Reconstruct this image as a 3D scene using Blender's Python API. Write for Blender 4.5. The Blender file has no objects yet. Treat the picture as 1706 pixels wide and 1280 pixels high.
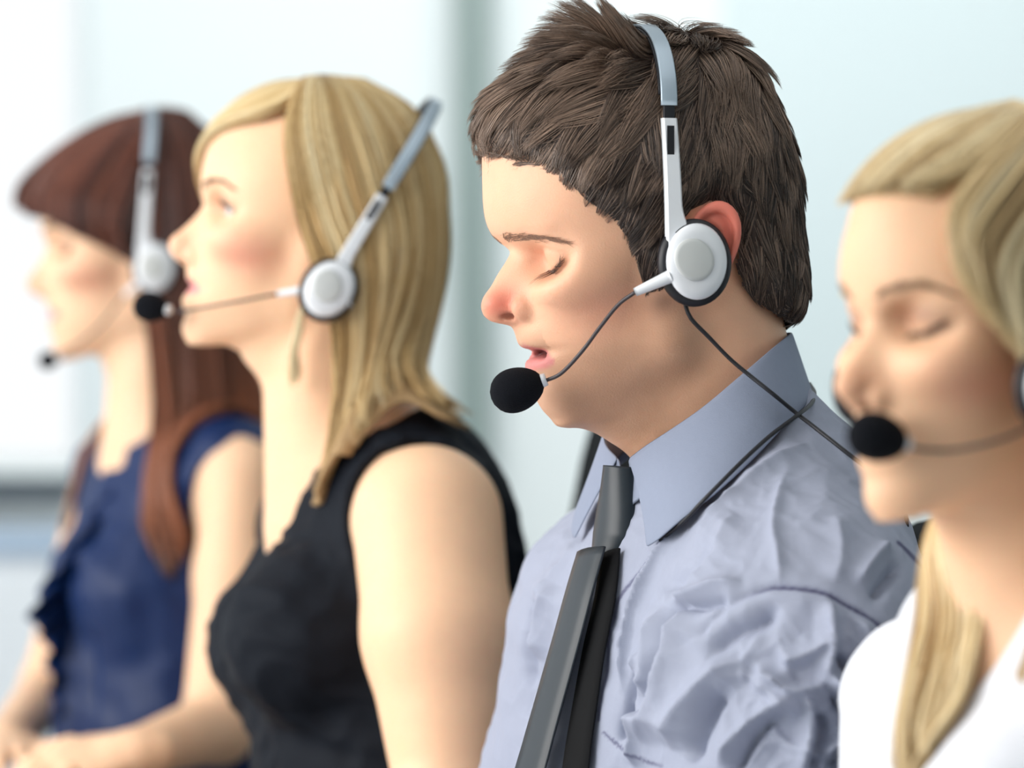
import bpy, math, random, os
import numpy as np
from mathutils import Vector, Matrix

C = bpy.context.scene.collection
F_PX = 6000.0            # focal length in pixels of the 1706-wide frame
CAM_Z = 1.12

# ---------------------------------------------------------------- camera
cam_data = bpy.data.cameras.new('camera')
cam = bpy.data.objects.new('camera', cam_data)
C.objects.link(cam)
cam.location = (0, 0, CAM_Z)
cam.rotation_euler = (math.radians(90), 0, 0)
cam_data.sensor_width = 36.0
cam_data.sensor_fit = 'HORIZONTAL'
cam_data.lens = 36.0 * F_PX / 1706.0
cam_data.clip_start = 0.05
cam_data.clip_end = 60
cam_data.dof.use_dof = True
cam_data.dof.focus_distance = 2.27
cam_data.dof.aperture_fstop = 3.7
bpy.context.scene.camera = cam
vs = bpy.context.scene.view_settings
vs.view_transform = 'Standard'
vs.look = 'None'
vs.exposure = 0.0
vs.gamma = 1.0
vs.use_curve_mapping = False

# ---------------------------------------------------------------- world and lights
world = bpy.data.worlds.new('world')
bpy.context.scene.world = world
world.use_nodes = True
wb = world.node_tree.nodes['Background']
wb.inputs[0].default_value = (0.96, 0.985, 1.0, 1)
wb.inputs[1].default_value = 1.3

def area_light(name, loc, target, size, size_y, power, color=(1, 1, 1)):
    d = bpy.data.lights.new(name, 'AREA')
    d.shape = 'RECTANGLE'
    d.size = size; d.size_y = size_y; d.energy = power; d.color = color
    o = bpy.data.objects.new(name, d)
    C.objects.link(o)
    o.location = loc
    v = Vector(target) - Vector(loc)
    o.rotation_euler = v.to_track_quat('-Z', 'Y').to_euler()
    return o
area_light('window_daylight', (-2.35, 1.6, 1.75), (0.0, 2.5, 1.15), 2.6, 1.5, 80, (1.0, 0.97, 0.93))
area_light('ceiling_fill', (0.2, 2.2, 2.6), (0.0, 2.6, 1.1), 1.8, 2.4, 7, (1.0, 0.98, 0.96))  # added overhead fill lamp; the ceiling itself is closed
area_light('back_wall_fill', (0.3, 5.0, 2.5), (0.1, 6.5, 1.1), 2.4, 0.8, 32, (0.97, 1.0, 1.0))  # added lamp to brighten the far wall, no window there

# ---------------------------------------------------------------- pixel helpers (frame 1706 x 1280)
def P(px, py, d):
    """world point (mm) seen at a pixel of the photograph, d metres away"""
    return np.array([(px - 853.0) / F_PX * d * 1000, d * 1000, CAM_Z * 1000 - (py - 640.0) / F_PX * d * 1000])

class Pose:
    """local frame of a head in mm: f forward, l towards the camera side, u up"""
    def __init__(s, px, py, d, yaw, pitch, roll=0.0, scale=1.0):
        s.o = P(px, py, d); s.s = scale
        y, p, r = math.radians(yaw), math.radians(pitch), math.radians(roll)
        Fv = np.array([-math.cos(y), -math.sin(y), 0]); Lv = np.array([math.sin(y), -math.cos(y), 0]); U = np.array([0, 0, 1.0])
        F2 = Fv * math.cos(p) + U * math.sin(p); U2 = -Fv * math.sin(p) + U * math.cos(p)
        L3 = Lv * math.cos(r) + U2 * math.sin(r); U3 = -Lv * math.sin(r) + U2 * math.cos(r)
        s.R = np.stack([F2, L3, U3])          # rows
        s.cam = np.array([0, 0, CAM_Z * 1000.0])
    def w(s, q):
        return s.o + (np.asarray(q, float) * s.s) @ s.R
    def loc(s, q):
        return ((np.asarray(q) - s.o) @ s.R.T) / s.s
    def px(s, px, py, l=0.0):
        """local (f,u) of the point on the plane l = const seen at a pixel"""
        c = s.loc(s.cam); e = s.loc(P(px, py, 1.0)); d = e - c
        t = (l - c[1]) / d[1]
        q = c + d * t
        return float(q[0]), float(q[2])

# ---------------------------------------------------------------- signed distance helpers
def ln(a, axis=-1): return np.sqrt((a * a).sum(axis))
def ell(p, c, r, R=None):
    q = p - np.asarray(c, np.float32)
    if R is not None: q = q @ np.asarray(R, np.float32)
    r = np.asarray(r, np.float32)
    k0 = ln(q / r); k1 = ln(q / (r * r)) + 1e-9
    return k0 * (k0 - 1.0) / k1
def cone(p, a, b, ra, rb):
    a = np.asarray(a, np.float32); b = np.asarray(b, np.float32)
    ba = b - a; t = np.clip(((p - a) @ ba) / (ba @ ba), 0, 1)
    return ln(p - a - t[:, None] * ba) - (ra + (rb - ra) * t)
def smin(a, b, k):
    h = np.maximum(k - np.abs(a - b), 0) / k
    return np.minimum(a, b) - h * h * k * 0.25
def smax(a, b, k): return -smin(-a, -b, k)
def sstep(x, a, b):
    t = np.clip((x - a) / (b - a), 0, 1); return t * t * (3 - 2 * t)
def rotz(deg):
    a = math.radians(deg); c, s = math.cos(a), math.sin(a)
    return np.array([[c, s, 0], [-s, c, 0], [0, 0, 1.0]]).T
def axes(F, L=None):
    """matrix whose columns are unit axes: x=F"""
    F = np.asarray(F, float); F = F / np.linalg.norm(F)
    L = np.asarray((0, -1, 0) if L is None else L, float); L = L - F * (L @ F); L = L / np.linalg.norm(L)
    return np.stack([F, L, np.cross(F, L)], 1)
def gauss(p, c, s): return np.exp(-(((p - np.asarray(c)) / np.asarray(s)) ** 2).sum(-1))

def surface_nets(fn, lo, hi, h, block=8, slack=2.2, project=2):
    lo = np.asarray(lo, float); hi = np.asarray(hi, float)
    nb = np.ceil((hi - lo) / (h * block)).astype(int)
    n = nb * block + 1
    bc = np.stack(np.meshgrid(*[np.arange(k) for k in nb], indexing='ij'), -1).reshape(-1, 3)
    cc = lo + (bc + 0.5) * block * h
    dc = fn(cc.astype(np.float32))
    D = np.ones(n, np.float32) * 1e3
    Dc = dc.reshape(nb)
    up = np.repeat(np.repeat(np.repeat(Dc, block, 0), block, 1), block, 2)
    D[:-1, :-1, :-1] = up; D[-1] = D[-2]; D[:, -1] = D[:, -2]; D[:, :, -1] = D[:, :, -2]
    keep = bc[np.abs(dc) < block * h * 0.87 * slack]
    g = np.stack(np.meshgrid(*[np.arange(block + 1)] * 3, indexing='ij'), -1).reshape(-1, 3)
    CH = 400
    for i in range(0, len(keep), CH):
        idx = (keep[i:i + CH, None, :] * block + g[None]).reshape(-1, 3)
        v = fn((lo + idx * h).astype(np.float32))
        D[idx[:, 0], idx[:, 1], idx[:, 2]] = v
    S = D < 0
    m = n - 1
    cnt = np.zeros(m, np.uint8)
    for a in (0, 1):
        for b in (0, 1):
            for c in (0, 1):
                cnt += S[a:m[0] + a, b:m[1] + b, c:m[2] + c]
    act = (cnt > 0) & (cnt < 8)
    cells = np.argwhere(act)
    ids = -np.ones(m, np.int64); ids[act] = np.arange(len(cells))
    pos = np.zeros((len(cells), 3)); w = np.zeros(len(cells))
    for ax in range(3):
        o1, o2 = [x for x in range(3) if x != ax]
        for a in (0, 1):
            for b in (0, 1):
                p0 = np.zeros(3, int); p0[o1] = a; p0[o2] = b
                p1 = p0.copy(); p1[ax] = 1
                i0 = cells + p0; i1 = cells + p1
                d0 = D[i0[:, 0], i0[:, 1], i0[:, 2]]; d1 = D[i1[:, 0], i1[:, 1], i1[:, 2]]
                cr = (d0 < 0) != (d1 < 0)
                t = np.where(cr, d0 / np.where(cr, d0 - d1, 1), 0)
                q = i0 + t[:, None] * (p1 - p0)
                pos[cr] += q[cr]; w[cr] += 1
    pos = lo + pos / w[:, None] * h
    faces = []
    for ax in range(3):
        o1, o2 = (ax + 1) % 3, (ax + 2) % 3
        sl0 = [slice(None)] * 3; sl1 = [slice(None)] * 3
        sl0[ax] = slice(0, -1); sl1[ax] = slice(1, None)
        s0 = S[tuple(sl0)]; s1 = S[tuple(sl1)]
        e = np.argwhere(s0 != s1)
        e = e[(e[:, o1] > 0) & (e[:, o2] > 0) & (e[:, o1] < m[o1]) & (e[:, o2] < m[o2])]
        inside = S[e[:, 0], e[:, 1], e[:, 2]]
        quad = []
        for a, b in ((1, 1), (0, 1), (0, 0), (1, 0)):
            q = e.copy(); q[:, o1] -= a; q[:, o2] -= b
            quad.append(ids[q[:, 0], q[:, 1], q[:, 2]])
        quad = np.stack(quad, 1)
        quad[~inside] = quad[~inside][:, ::-1]
        faces.append(quad)
    faces = np.concatenate(faces); faces = faces[(faces >= 0).all(1)]
    for _ in range(project):
        q = pos.astype(np.float32); d = fn(q); e = 0.35 * h
        G = np.stack([fn(q + np.eye(3, dtype=np.float32)[k] * e) - fn(q - np.eye(3, dtype=np.float32)[k] * e) for k in range(3)], 1) / (2 * e)
        g2 = (G * G).sum(1) + 1e-6
        st = (d / g2)[:, None] * G
        l = ln(st); st *= np.minimum(1, h * 0.5 / (l + 1e-9))[:, None]
        pos = pos - st * 0.8
    return pos, faces

def mesh_obj(name, verts, faces, mat, parent=None, smooth=True, col=None, mm=True):
    """verts in mm (world)"""
    verts = np.asarray(verts, np.float32) * (0.001 if mm else 1.0)
    me = bpy.data.meshes.new(name)
    if isinstance(faces, np.ndarray) and faces.ndim == 2:
        k = faces.shape[1]
        me.vertices.add(len(verts)); me.vertices.foreach_set('co', verts.ravel())
        me.loops.add(faces.size); me.loops.foreach_set('vertex_index', faces.astype(np.int32).ravel())
        me.polygons.add(len(faces))
        me.polygons.foreach_set('loop_start', np.arange(0, faces.size, k, dtype=np.int32))
        me.update(calc_edges=True)
    else:
        me.from_pydata([tuple(map(float, v)) for v in verts], [], [tuple(map(int, f)) for f in faces]); me.update()
    me.polygons.foreach_set('use_smooth', np.full(len(me.polygons), smooth))
    if col is not None:
        at = me.color_attributes.new('tone', 'FLOAT_COLOR', 'POINT')
        c4 = np.ones((len(verts), 4), np.float32); c4[:, :3] = col
        at.data.foreach_set('color', c4.ravel())
    me.materials.append(mat)
    me.validate()
    o = bpy.data.objects.new(name, me); C.objects.link(o)
    if parent is not None:
        o.parent = parent; o.matrix_parent_inverse = parent.matrix_world.inverted()
    return o

def thing(name, label, cat, loc=(0, 0, 0), group=None):
    o = bpy.data.objects.new(name, None); C.objects.link(o)
    o.location = loc; o.empty_display_size = 0.1
    o['label'] = label; o['category'] = cat
    if group: o['group'] = group
    bpy.context.view_layer.update()
    return o
def tag(o, label, cat, group=None):
    o['label'] = label; o['category'] = cat
    if group: o['group'] = group
    return o

# ---------------------------------------------------------------- materials
def srgb(r, g, b):
    f = lambda v: (v / 255 / 12.92) if v / 255 <= 0.04045 else ((v / 255 + 0.055) / 1.055) ** 2.4
    return (f(r), f(g), f(b))
def material(name, color=(0.8, 0.8, 0.8), rough=0.5, metal=0.0, vcol=False, sss=0.0, noise=0.0, nscale=20, bump=0.0, bscale=200, spec=0.5, sheen=0.0, coat=0.0):
    m = bpy.data.materials.new(name); m.use_nodes = True
    nt = m.node_tree; b = nt.nodes['Principled BSDF']
    b.inputs['Roughness'].default_value = rough
    b.inputs['Metallic'].default_value = metal
    b.inputs['Specular IOR Level'].default_value = spec
    if coat: b.inputs['Coat Weight'].default_value = coat
    if sheen:
        b.inputs['Sheen Weight'].default_value = sheen; b.inputs['Sheen Roughness'].default_value = 0.5
    if sss:
        b.inputs['Subsurface Weight'].default_value = sss
        b.inputs['Subsurface Radius'].default_value = (1.0, 0.35, 0.2)
        b.inputs['Subsurface Scale'].default_value = 0.006
    tc = nt.nodes.new('ShaderNodeTexCoord')
    if vcol:
        a = nt.nodes.new('ShaderNodeVertexColor'); a.layer_name = 'tone'; src = a.outputs['Color']
    else:
        a = nt.nodes.new('ShaderNodeRGB'); a.outputs[0].default_value = (*color, 1); src = a.outputs[0]
    if noise:
        n = nt.nodes.new('ShaderNodeTexNoise'); n.inputs['Scale'].default_value = nscale; n.inputs['Detail'].default_value = 5
        nt.links.new(tc.outputs['Object'], n.inputs['Vector'])
        mr = nt.nodes.new('ShaderNodeMapRange'); mr.inputs['To Min'].default_value = 1 - noise; mr.inputs['To Max'].default_value = 1 + noise
        nt.links.new(n.outputs['Fac'], mr.inputs['Value'])
        mx = nt.nodes.new('ShaderNodeVectorMath'); mx.operation = 'SCALE'
        nt.links.new(src, mx.inputs[0]); nt.links.new(mr.outputs[0], mx.inputs['Scale']); src = mx.outputs[0]
    nt.links.new(src, b.inputs['Base Color'])
    if bump:
        n2 = nt.nodes.new('ShaderNodeTexNoise'); n2.inputs['Scale'].default_value = bscale; n2.inputs['Detail'].default_value = 4
        nt.links.new(tc.outputs['Object'], n2.inputs['Vector'])
        bp = nt.nodes.new('ShaderNodeBump'); bp.inputs['Strength'].default_value = bump; bp.inputs['Distance'].default_value = 0.001
        nt.links.new(n2.outputs['Fac'], bp.inputs['Height']); nt.links.new(bp.outputs[0], b.inputs['Normal'])
    return m

# ---------------------------------------------------------------- curves as meshes
def catmull(pts, n):
    """resample a polyline smoothly to n points, even arc length"""
    p = np.asarray(pts, float)
    if len(p) == 2:
        t = np.linspace(0, 1, n)[:, None]; return p[0] * (1 - t) + p[1] * t
    q = np.vstack([2 * p[0] - p[1], p, 2 * p[-1] - p[-2]])
    out = []
    K = 12
    for i in range(len(p) - 1):
        t = np.linspace(0, 1, K, endpoint=False)[:, None]
        a, b, c, d = q[i], q[i + 1], q[i + 2], q[i + 3]
        out.append(0.5 * ((2 * b) + (-a + c) * t + (2 * a - 5 * b + 4 * c - d) * t ** 2 + (-a + 3 * b - 3 * c + d) * t ** 3))
    out.append(p[-1:]); o = np.vstack(out)
    s = np.concatenate([[0], np.cumsum(ln(np.diff(o, axis=0)))]); u = np.linspace(0, s[-1], n)
    return np.stack([np.interp(u, s, o[:, k]) for k in range(o.shape[1])], 1)
def frames(c, up=(0, 0, 1)):
    t = np.gradient(c, axis=0); t /= ln(t)[:, None] + 1e-9
    up = np.asarray(up, float)
    if up.ndim == 1: up = np.tile(up, (len(c), 1))
    s = np.cross(t, up); s /= ln(s)[:, None] + 1e-9
    n = np.cross(s, t)
    return t, s, n
def sweep(c, prof, up=(0, 0, 1), scale=None, caps=True):
    """sweep closed 2D profile (k,2) along curve c; prof x along side s, y along n"""
    c = np.asarray(c, float); t, s, n = frames(c, up); prof = np.asarray(prof, float); k = len(prof)
    sc = np.ones(len(c)) if scale is None else np.asarray(scale)
    V = c[:, None] + sc[:, None, None] * (prof[None, :, :1] * s[:, None] + prof[None, :, 1:] * n[:, None])
    V = V.reshape(-1, 3); Fs = []
    for i in range(len(c) - 1):
        for j in range(k):
            a = i * k + j; b = i * k + (j + 1) % k
            Fs.append((a, a + k, b + k, b)[::-1])
    if caps:
        Fs.append(tuple(range(k))); Fs.append(tuple(range((len(c) - 1) * k, len(c) * k))[::-1])
    return V, Fs
def circle(r, k=12, ry=None):
    a = np.linspace(0, 2 * math.pi, k, endpoint=False)
    return np.stack([r * np.cos(a), (ry or r) * np.sin(a)], 1)
def rrect(w, h, r=0.3, k=4):
    out = []
    for cx, cy, a0 in ((w / 2 - r, h / 2 - r, 0), (-w / 2 + r, h / 2 - r, 90), (-w / 2 + r, -h / 2 + r, 180), (w / 2 - r, -h / 2 + r, 270)):
        for i in range(k + 1):
            a = math.radians(a0 + 90 * i / k); out.append((cx + r * math.cos(a), cy + r * math.sin(a)))
    return np.array(out)
def join(parts):
    V = []; Fs = []; o = 0
    for v, f in parts:
        V.append(np.asarray(v)); Fs += [tuple(int(x) + o for x in q) for q in f]; o += len(v)
    return np.vstack(V), Fs
def lathe(prof, k=40):
    """prof list of (radius, height): around local z"""
    prof = np.asarray(prof, float); a = np.linspace(0, 2 * math.pi, k, endpoint=False)
    V = np.stack([prof[:, 0:1] * np.cos(a), prof[:, 0:1] * np.sin(a), np.repeat(prof[:, 1:2], k, 1)], -1).reshape(-1, 3)
    Fs = []
    for i in range(len(prof) - 1):
        for j in range(k):
            Fs.append((i * k + j, i * k + (j + 1) % k, (i + 1) * k + (j + 1) % k, (i + 1) * k + j))
    Fs.append(tuple(range(k))[::-1]); Fs.append(tuple(range((len(prof) - 1) * k, len(prof) * k)))
    return V, Fs

# ---------------------------------------------------------------- hair strands as one mesh
def strands_mesh(name, S, width, mat, parent, cols, k=3, taper=0.85, flat=1.0, nrm=None, tip=None):
    """S (n,m,3) mm world; width (n,) mm; cols (n,3)"""
    n, m, _ = S.shape
    T = np.gradient(S, axis=1); T /= ln(T)[..., None] + 1e-9
    ref = np.array([0.3, -0.9, 0.2]) if nrm is None else nrm
    A = np.cross(T, ref); A /= ln(A)[..., None] + 1e-9
    B = np.cross(A, T)
    tp = np.linspace(0, 1, m); w = width[:, None] * (1 - taper * tp[None] ** 2.2) * 0.5
    V = []
    for j in range(k):
        a = 2 * math.pi * j / k
        V.append(S + w[..., None] * (math.cos(a) * A + flat * math.sin(a) * B))
    V = np.stack(V, 2)                       # n,m,k,3
    idx = np.arange(n * m * k).reshape(n, m, k)
    a = idx[:, :-1]; b = idx[:, 1:]
    Fq = np.stack([a, np.roll(a, -1, 2), np.roll(b, -1, 2), b], -1).reshape(-1, 4)
    c = np.repeat(cols, m * k, 0)
    if tip is not None:
        w_ = np.tile(np.repeat(np.clip(np.linspace(-0.6, 1, m), 0, 1), k), n)[:, None] * 0.8
        c = c * (1 - w_) + np.array(tip) * w_ * (0.7 + 0.6 * np.repeat(cols.mean(1) / (cols.mean() + 1e-6), m * k, 0)[:, None].clip(0.5, 1.5)) 
    return mesh_obj(name, V.reshape(-1, 3), Fq, mat, parent, True, c)
# ---------------------------------------------------------------- head shape (local mm)
def poly_u(pts, pose):
    """profile given as photo pixels -> arrays (u, f) sorted by u"""
    q = np.array([pose.px(x, y) for x, y in pts])      # f,u
    return q

class Head:
    def __init__(s, pose, prof, nas, sub, lab, male, eye, gap=None, open_eye=True, chin=None, width=1.0, lipw=19, noseW=(7.5, 12.0), lm=None):
        s.pose = pose; s.male = male; s.eye = eye; s.open_eye = open_eye; s.W = width
        q = prof if lm is not None else poly_u(prof, pose)
        f, u = q[:, 0], q[:, 1]
        # force monotone u (decreasing along the list)
        for i in range(1, len(u)):
            if u[i] > u[i - 1] - 0.4: u[i] = u[i - 1] - 0.4
        s.q = np.stack([f, u], 1)
        o = np.argsort(u); s.pu, s.pf = u[o], f[o]
        s.un = u[nas]; s.us = u[sub]; s.ul = u[lab]; s.fn = f[nas]; s.fs = f[sub]; s.fl = f[lab]
        s.gap = gap; s.lipw = lipw; s.noseW = noseW
        s.tip_i = int(np.argmax(np.where((u < s.un) & (u > s.us - 1), f, -1e9))); s.ft, s.ut = f[s.tip_i], u[s.tip_i]
        s.ala = (s.ft - 19, 11.5, s.ut + 0.5); s.nos = (s.ft - 12, 6.5, s.us + 2.5)
        uu = np.linspace(-135, 140, 552)
        # base front extent
        ff = np.linspace(20, 150, 261)
        g = np.stack(np.meshgrid(ff, [0.0], uu, indexing='ij'), -1).reshape(-1, 3).astype(np.float32)
        d = s.base(g).reshape(len(ff), len(uu))
        B = np.full(len(uu), 60.0)
        for j in range(len(uu)):
            ins = np.where(d[:, j] < 0)[0]
            if len(ins):
                i = ins[-1]
                if i < len(ff) - 1: B[j] = ff[i] + (ff[i + 1] - ff[i]) * (-d[i, j]) / (d[i + 1, j] - d[i, j])
        Pp = np.interp(uu, s.pu, s.pf)
        k = np.ones(5) / 5
        Pp = np.convolve(np.pad(Pp, 2, 'edge'), k, 'valid')
        P0 = Pp.copy()
        a = (uu <= s.un) & (uu >= s.us); P0[a] = np.interp(uu[a], [s.us, s.un], [s.fs - 3, s.fn - 2])
        b = (uu < s.us) & (uu >= s.ul); P0[b] = np.interp(uu[b], [s.ul, s.us], [s.fl, s.fs - 3])
        k = np.ones(17) / 17; P0 = np.convolve(np.pad(P0, 8, 'edge'), k, 'valid')
        P0 = np.minimum(P0, np.where(a, Pp + 1.0, 1e9))
        lo, hi = s.pu[0], s.pu[-1]
        fade = sstep(uu, lo - 14, lo + 2) * (1 - sstep(uu, hi, hi + 35))
        s.uu = uu; s.d0 = (P0 - B) * fade; s.d1 = (Pp - P0) * fade * (uu > s.ul - 2) * (uu < s.un + 6)
        s.isn = uu > s.us
        s.Bf = B
    def base(s, p):
        W = s.W; m = s.male
        q = p.copy(); al = np.abs(q[:, 1]); q[:, 1] = al
        A = np.array
        d = ell(q, (2, 0, 46), (95, 75 * W, 84 if m else 82))
        d = smin(d, ell(q, (38, 0, 34), (56, 60 * W, 52)), 22)
        d = smin(d, ell(q, (42, 0, -12), (46, 55 * W, 56)), 24)
        d = smin(d, ell(q, (60, 40 * W, -6), (26, 20, 17)), 18)
        g = (12, 43 * W, -58) if m else (14, 39 * W, -54)
        cr = 14 if m else 11
        d = smin(d, cone(q, (2, 56 * W, -8), g, 13, cr), 18)
        d = smin(d, cone(q, g, (70, 11, -80), cr, 14 if m else 12), 16)
        d = smin(d, ell(q, (74, 0, -80), (18, 21 if m else 16, 15 if m else 14)), 14)
        if m: d = smin(d, ell(q, (52, 0, -83), (26, 24, 17.5)), 12)
        d = smin(d, ell(q, (62, 0, -48), (32, 33 * W, 34)), 20)
        d = smin(d, ell(q, (34, 0, -46), (50, 47 * W, 40)), 20)
        return d
    def __call__(s, p):
        f, l, u = p[:, 0], p[:, 1], p[:, 2]; al = np.abs(l)
        d0 = np.interp(u, s.uu, s.d0); d1 = np.interp(u, s.uu, s.d1)
        sn = np.interp(u, [s.ut, s.un], [s.noseW[1], s.noseW[0]])
        nose = u > s.us
        nb = sstep(u, s.us - 4, s.us + 4)
        lat = nb * np.exp(-(al / sn) ** 2.0) + (1 - nb) * np.exp(-(al / s.lipw) ** 2.4)
        mask = sstep(f, 5, 50)
        sh = (d0 * np.exp(-(al / 46.0) ** 2) + d1 * lat) * mask
        q = p.copy(); q[:, 0] -= sh
        d = s.base(q)
        a = p.copy(); a[:, 1] = al
        ef, el, eu = s.eye
        # sockets, brow ridge
        d = smax(d, -ell(a, (ef + 20, el + 4, eu + 1), (17, 22, 12)), 14)
        if s.male: d = smin(d, ell(a, (ef + 11, el - 8, eu + 19), (9, 20, 6)), 10)
        # upper lid fullness under the brow
        d = smin(d, ell(a, (ef + 2, el, eu + 7), (13, 18, 10)), 8)
        # eyelids
        lid = ell(a, (ef, el, eu), (14.2, 15.0, 13.8))
        d = smin(d, lid, 5.0)
        if s.open_eye:
            v = (u - eu) ; x = (al - el) / 14.5
            opn = np.maximum(np.abs(v + 1.0) - 5.2 * np.sqrt(np.maximum(1 - x * x, 0)), np.abs(x) * 14 - 14)
            opn = np.maximum(opn, -(f - ef - 2))
            d = smax(d, -np.maximum(opn, lid - 1.0), 0.8)
        else:
            lash = eu - 6.5 + 0.016 * (al - el + 6) ** 2
            w = np.exp(-((al - el) / 15) ** 4) * (f > ef)
            d = d + 1.3 * w * (1 - sstep(u, lash - 0.8, lash + 0.5)) * sstep(u, lash - 9, lash - 1)
            cr = eu + 8.0 - 0.02 * (al - el + 1) ** 2
            d = d + 1.1 * w * np.exp(-((u - cr) / 1.6) ** 2)
        # nose wings and nostrils
        wf, wl, wu = s.ala
        d = smin(d, ell(a, (wf + 1, wl, wu), (10.0, 6.2, 8.4)), 3.0)
        d = smax(d, -ell(a, (wf - 10.5, wl + 4.0, wu + 1.5), (3.4, 4.5, 9.5)), 3.5)
        d = smin(d, ell(a, (s.ft - 9, 0, s.ut), (9, 9.5, 8.5)), 5)
        d = smax(d, -ell(a, s.nos, (6.4, 3.0, 2.3)), 1.2)
        # nasolabial / philtrum
        d = smax(d, -ell(a, (s.fs + 3.0, 0, s.us - 8), (3.4, 2.6, 7)), 3)
        # cheek fullness
        if s.gap is not None:
            gf, gu, gw, gh, gd = s.gap
            zz = gu - 0.012 * al ** 2 * 0.6
            gq = np.stack([f - (gf - 0.014 * al ** 2), l, u - zz], 1)
            d = smax(d, -ell(gq, (0, 0, 0), (gd, gw, gh)), 1.5)
        return d

def ear_sdf(p, c, h=32, w=17, flare=22, tilt=10):
    """ear with rim and bowl; p local mm; c centre (f,l,u) with l>0"""
    q = p.copy(); q[:, 1] = np.abs(q[:, 1]); q = q - np.asarray(c, np.float32)
    a = math.radians(flare); t = math.radians(tilt)
    f = q[:, 0] * math.cos(a) + q[:, 1] * math.sin(a); n = -q[:, 0] * math.sin(a) * -1 * -1 + q[:, 1] * math.cos(a)
    f, n = q[:, 0] * math.cos(a) - q[:, 1] * math.sin(a), q[:, 0] * math.sin(a) + q[:, 1] * math.cos(a)
    u = q[:, 2]
    f, u = f * math.cos(t) + u * math.sin(t), -f * math.sin(t) + u * math.cos(t)
    ww = w * (1 + 0.22 * np.clip(u / h, -1, 1))
    k = np.sqrt((f / ww) ** 2 + (u / h) ** 2)
    rim = np.sqrt(((k - 0.88) * 20) ** 2 + (n - 1.5) ** 2) - 2.6
    k2 = np.sqrt(((f - 3) / (ww * 0.62)) ** 2 + ((u + 2) / (h * 0.66)) ** 2)
    anti = np.sqrt(((k2 - 0.95) * 15) ** 2 + (n + 0.5) ** 2) - 2.1
    plate = np.maximum((k - 0.9) * 16, np.abs(n + 2.5) - 1.8)
    d = smin(rim, plate, 3); d = smin(d, anti, 2.5)
    d = smin(d, ell(np.stack([f, n, u], 1), (2, -0.5, -h * 0.86), (8.5, 3.6, 8)), 4)
    return d

def march(fn, o, d, t0=0.0, t1=200.0, n=200):
    """first surface hit along rays o + d t; all (n,3)"""
    o = np.asarray(o, np.float32); d = np.asarray(d, np.float32)
    t = np.full(len(o), t0, np.float32); hit = np.zeros(len(o), bool)
    for _ in range(n):
        v = fn(o + d * t[:, None]); hit |= v < 0.05
        t = np.where(hit, t, t + np.maximum(v * 0.6, 0.03))
        if (hit | (t > t1)).all(): break
    return o + d * t[:, None], hit & (t < t1)
def grad(fn, p, e=1.0):
    p = p.astype(np.float32); E = np.eye(3, dtype=np.float32) * e
    g = np.stack([fn(p + E[k]) - fn(p - E[k]) for k in range(3)], 1)
    return g / (ln(g)[:, None] + 1e-9)

def brow_hairs(name, headfn, pose, line, width, mat, col, n, parent, rng, length=6.0, wid=0.32, sides=(1, -1), fan=0.5, lift=0.3):
    """hairs along a line given in head-local (l, u), laid on the face surface"""
    L = catmull(np.array(line, float), 60)
    out = []
    for sd in sides:
        t = rng.random(n) ; i = (t * 59).astype(int)
        w = width * np.interp(t, [0, 0.25, 0.7, 1], [0.8, 1, 0.8, 0.25])
        off = rng.normal(0, 0.4, n) * w
        l = L[i, 0]; u = L[i, 1] + off
        tan = np.gradient(L, axis=0)[i]; tan /= ln(tan)[:, None]
        S = []
        ang = fan * np.interp(t, [0, 0.4, 1], [1.2, 0.3, -0.1]) + rng.normal(0, 0.15, n)
        dl = tan[:, 0] * np.cos(ang) - tan[:, 1] * np.sin(ang); du = tan[:, 0] * np.sin(ang) + tan[:, 1] * np.cos(ang)
        ln_ = length * (0.6 + 0.6 * rng.random(n))
        for k in np.linspace(0, 1, 5):
            p = np.stack([np.full(n, 135.0), sd * (l + dl * k * ln_), u + du * k * ln_], 1)
            q, h = march(headfn, p, np.tile([-1.0, 0, 0], (n, 1)), 0, 120)
            g = grad(headfn, q)
            S.append(q + g * (0.1 + lift * 2.0 * k * (1 - 0.3 * k)))
        S = np.stack(S, 1); W = pose.w(S.reshape(-1, 3)).reshape(S.shape)
        c = np.array(col) * (0.7 + 0.6 * rng.random((len(S), 1)))
        out.append(strands_mesh(name, W, np.full(len(S), wid), mat, parent, c))
    return out

def hand_sdf(p, w, fdir, up, s=1.0, curl=0.5, thumb=1, spread=0.12):
    """wrist point, direction of the fingers, back-of-hand normal"""
    f = np.asarray(fdir, float); f /= np.linalg.norm(f); up = np.asarray(up, float); up = up - f * (f @ up); up /= np.linalg.norm(up); sd = np.cross(up, f)
    M = np.stack([f, sd, up], 1).astype(np.float32)
    q = ((p - w) @ M) / s
    d = ell(q, (42, 0, 0), (48, 38, 13))
    d = smin(d, cone(q, (-20, 0, 0), (18, 0, 0), 21, 22) , 14)
    L_ = [(78, 30, 62, 24), (84, 10, 74, 8), (82, -10, 69, -8), (74, -29, 54, -26)]
    for k, (x0, y0, ln0, _) in enumerate(L_):
        a = np.array([x0 - 10, y0, 2.0]); an = spread * (1.5 - k); c = curl
        r = 8.6 if k < 3 else 7.4
        for j, fr in enumerate((0.45, 0.30, 0.25)):
            c2 = c * (0.5 + 0.9 * j)
            b = a + ln0 * fr * np.array([math.cos(an) * math.cos(c2), math.sin(an), -math.sin(c2)])
            d = smin(d, cone(q, a, b, r, r * 0.93), 2.0 if j else 3.0); a = b; r *= 0.93
    a = np.array([14, 24 * thumb, -4.0]); b = np.array([44, 46 * thumb, -12.0]); c = np.array([70, 50 * thumb, -18.0])
    d = smin(d, cone(q, a, b, 13, 10), 8); d = smin(d, cone(q, b, c, 9.5, 8), 2)
    return d * s

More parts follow.
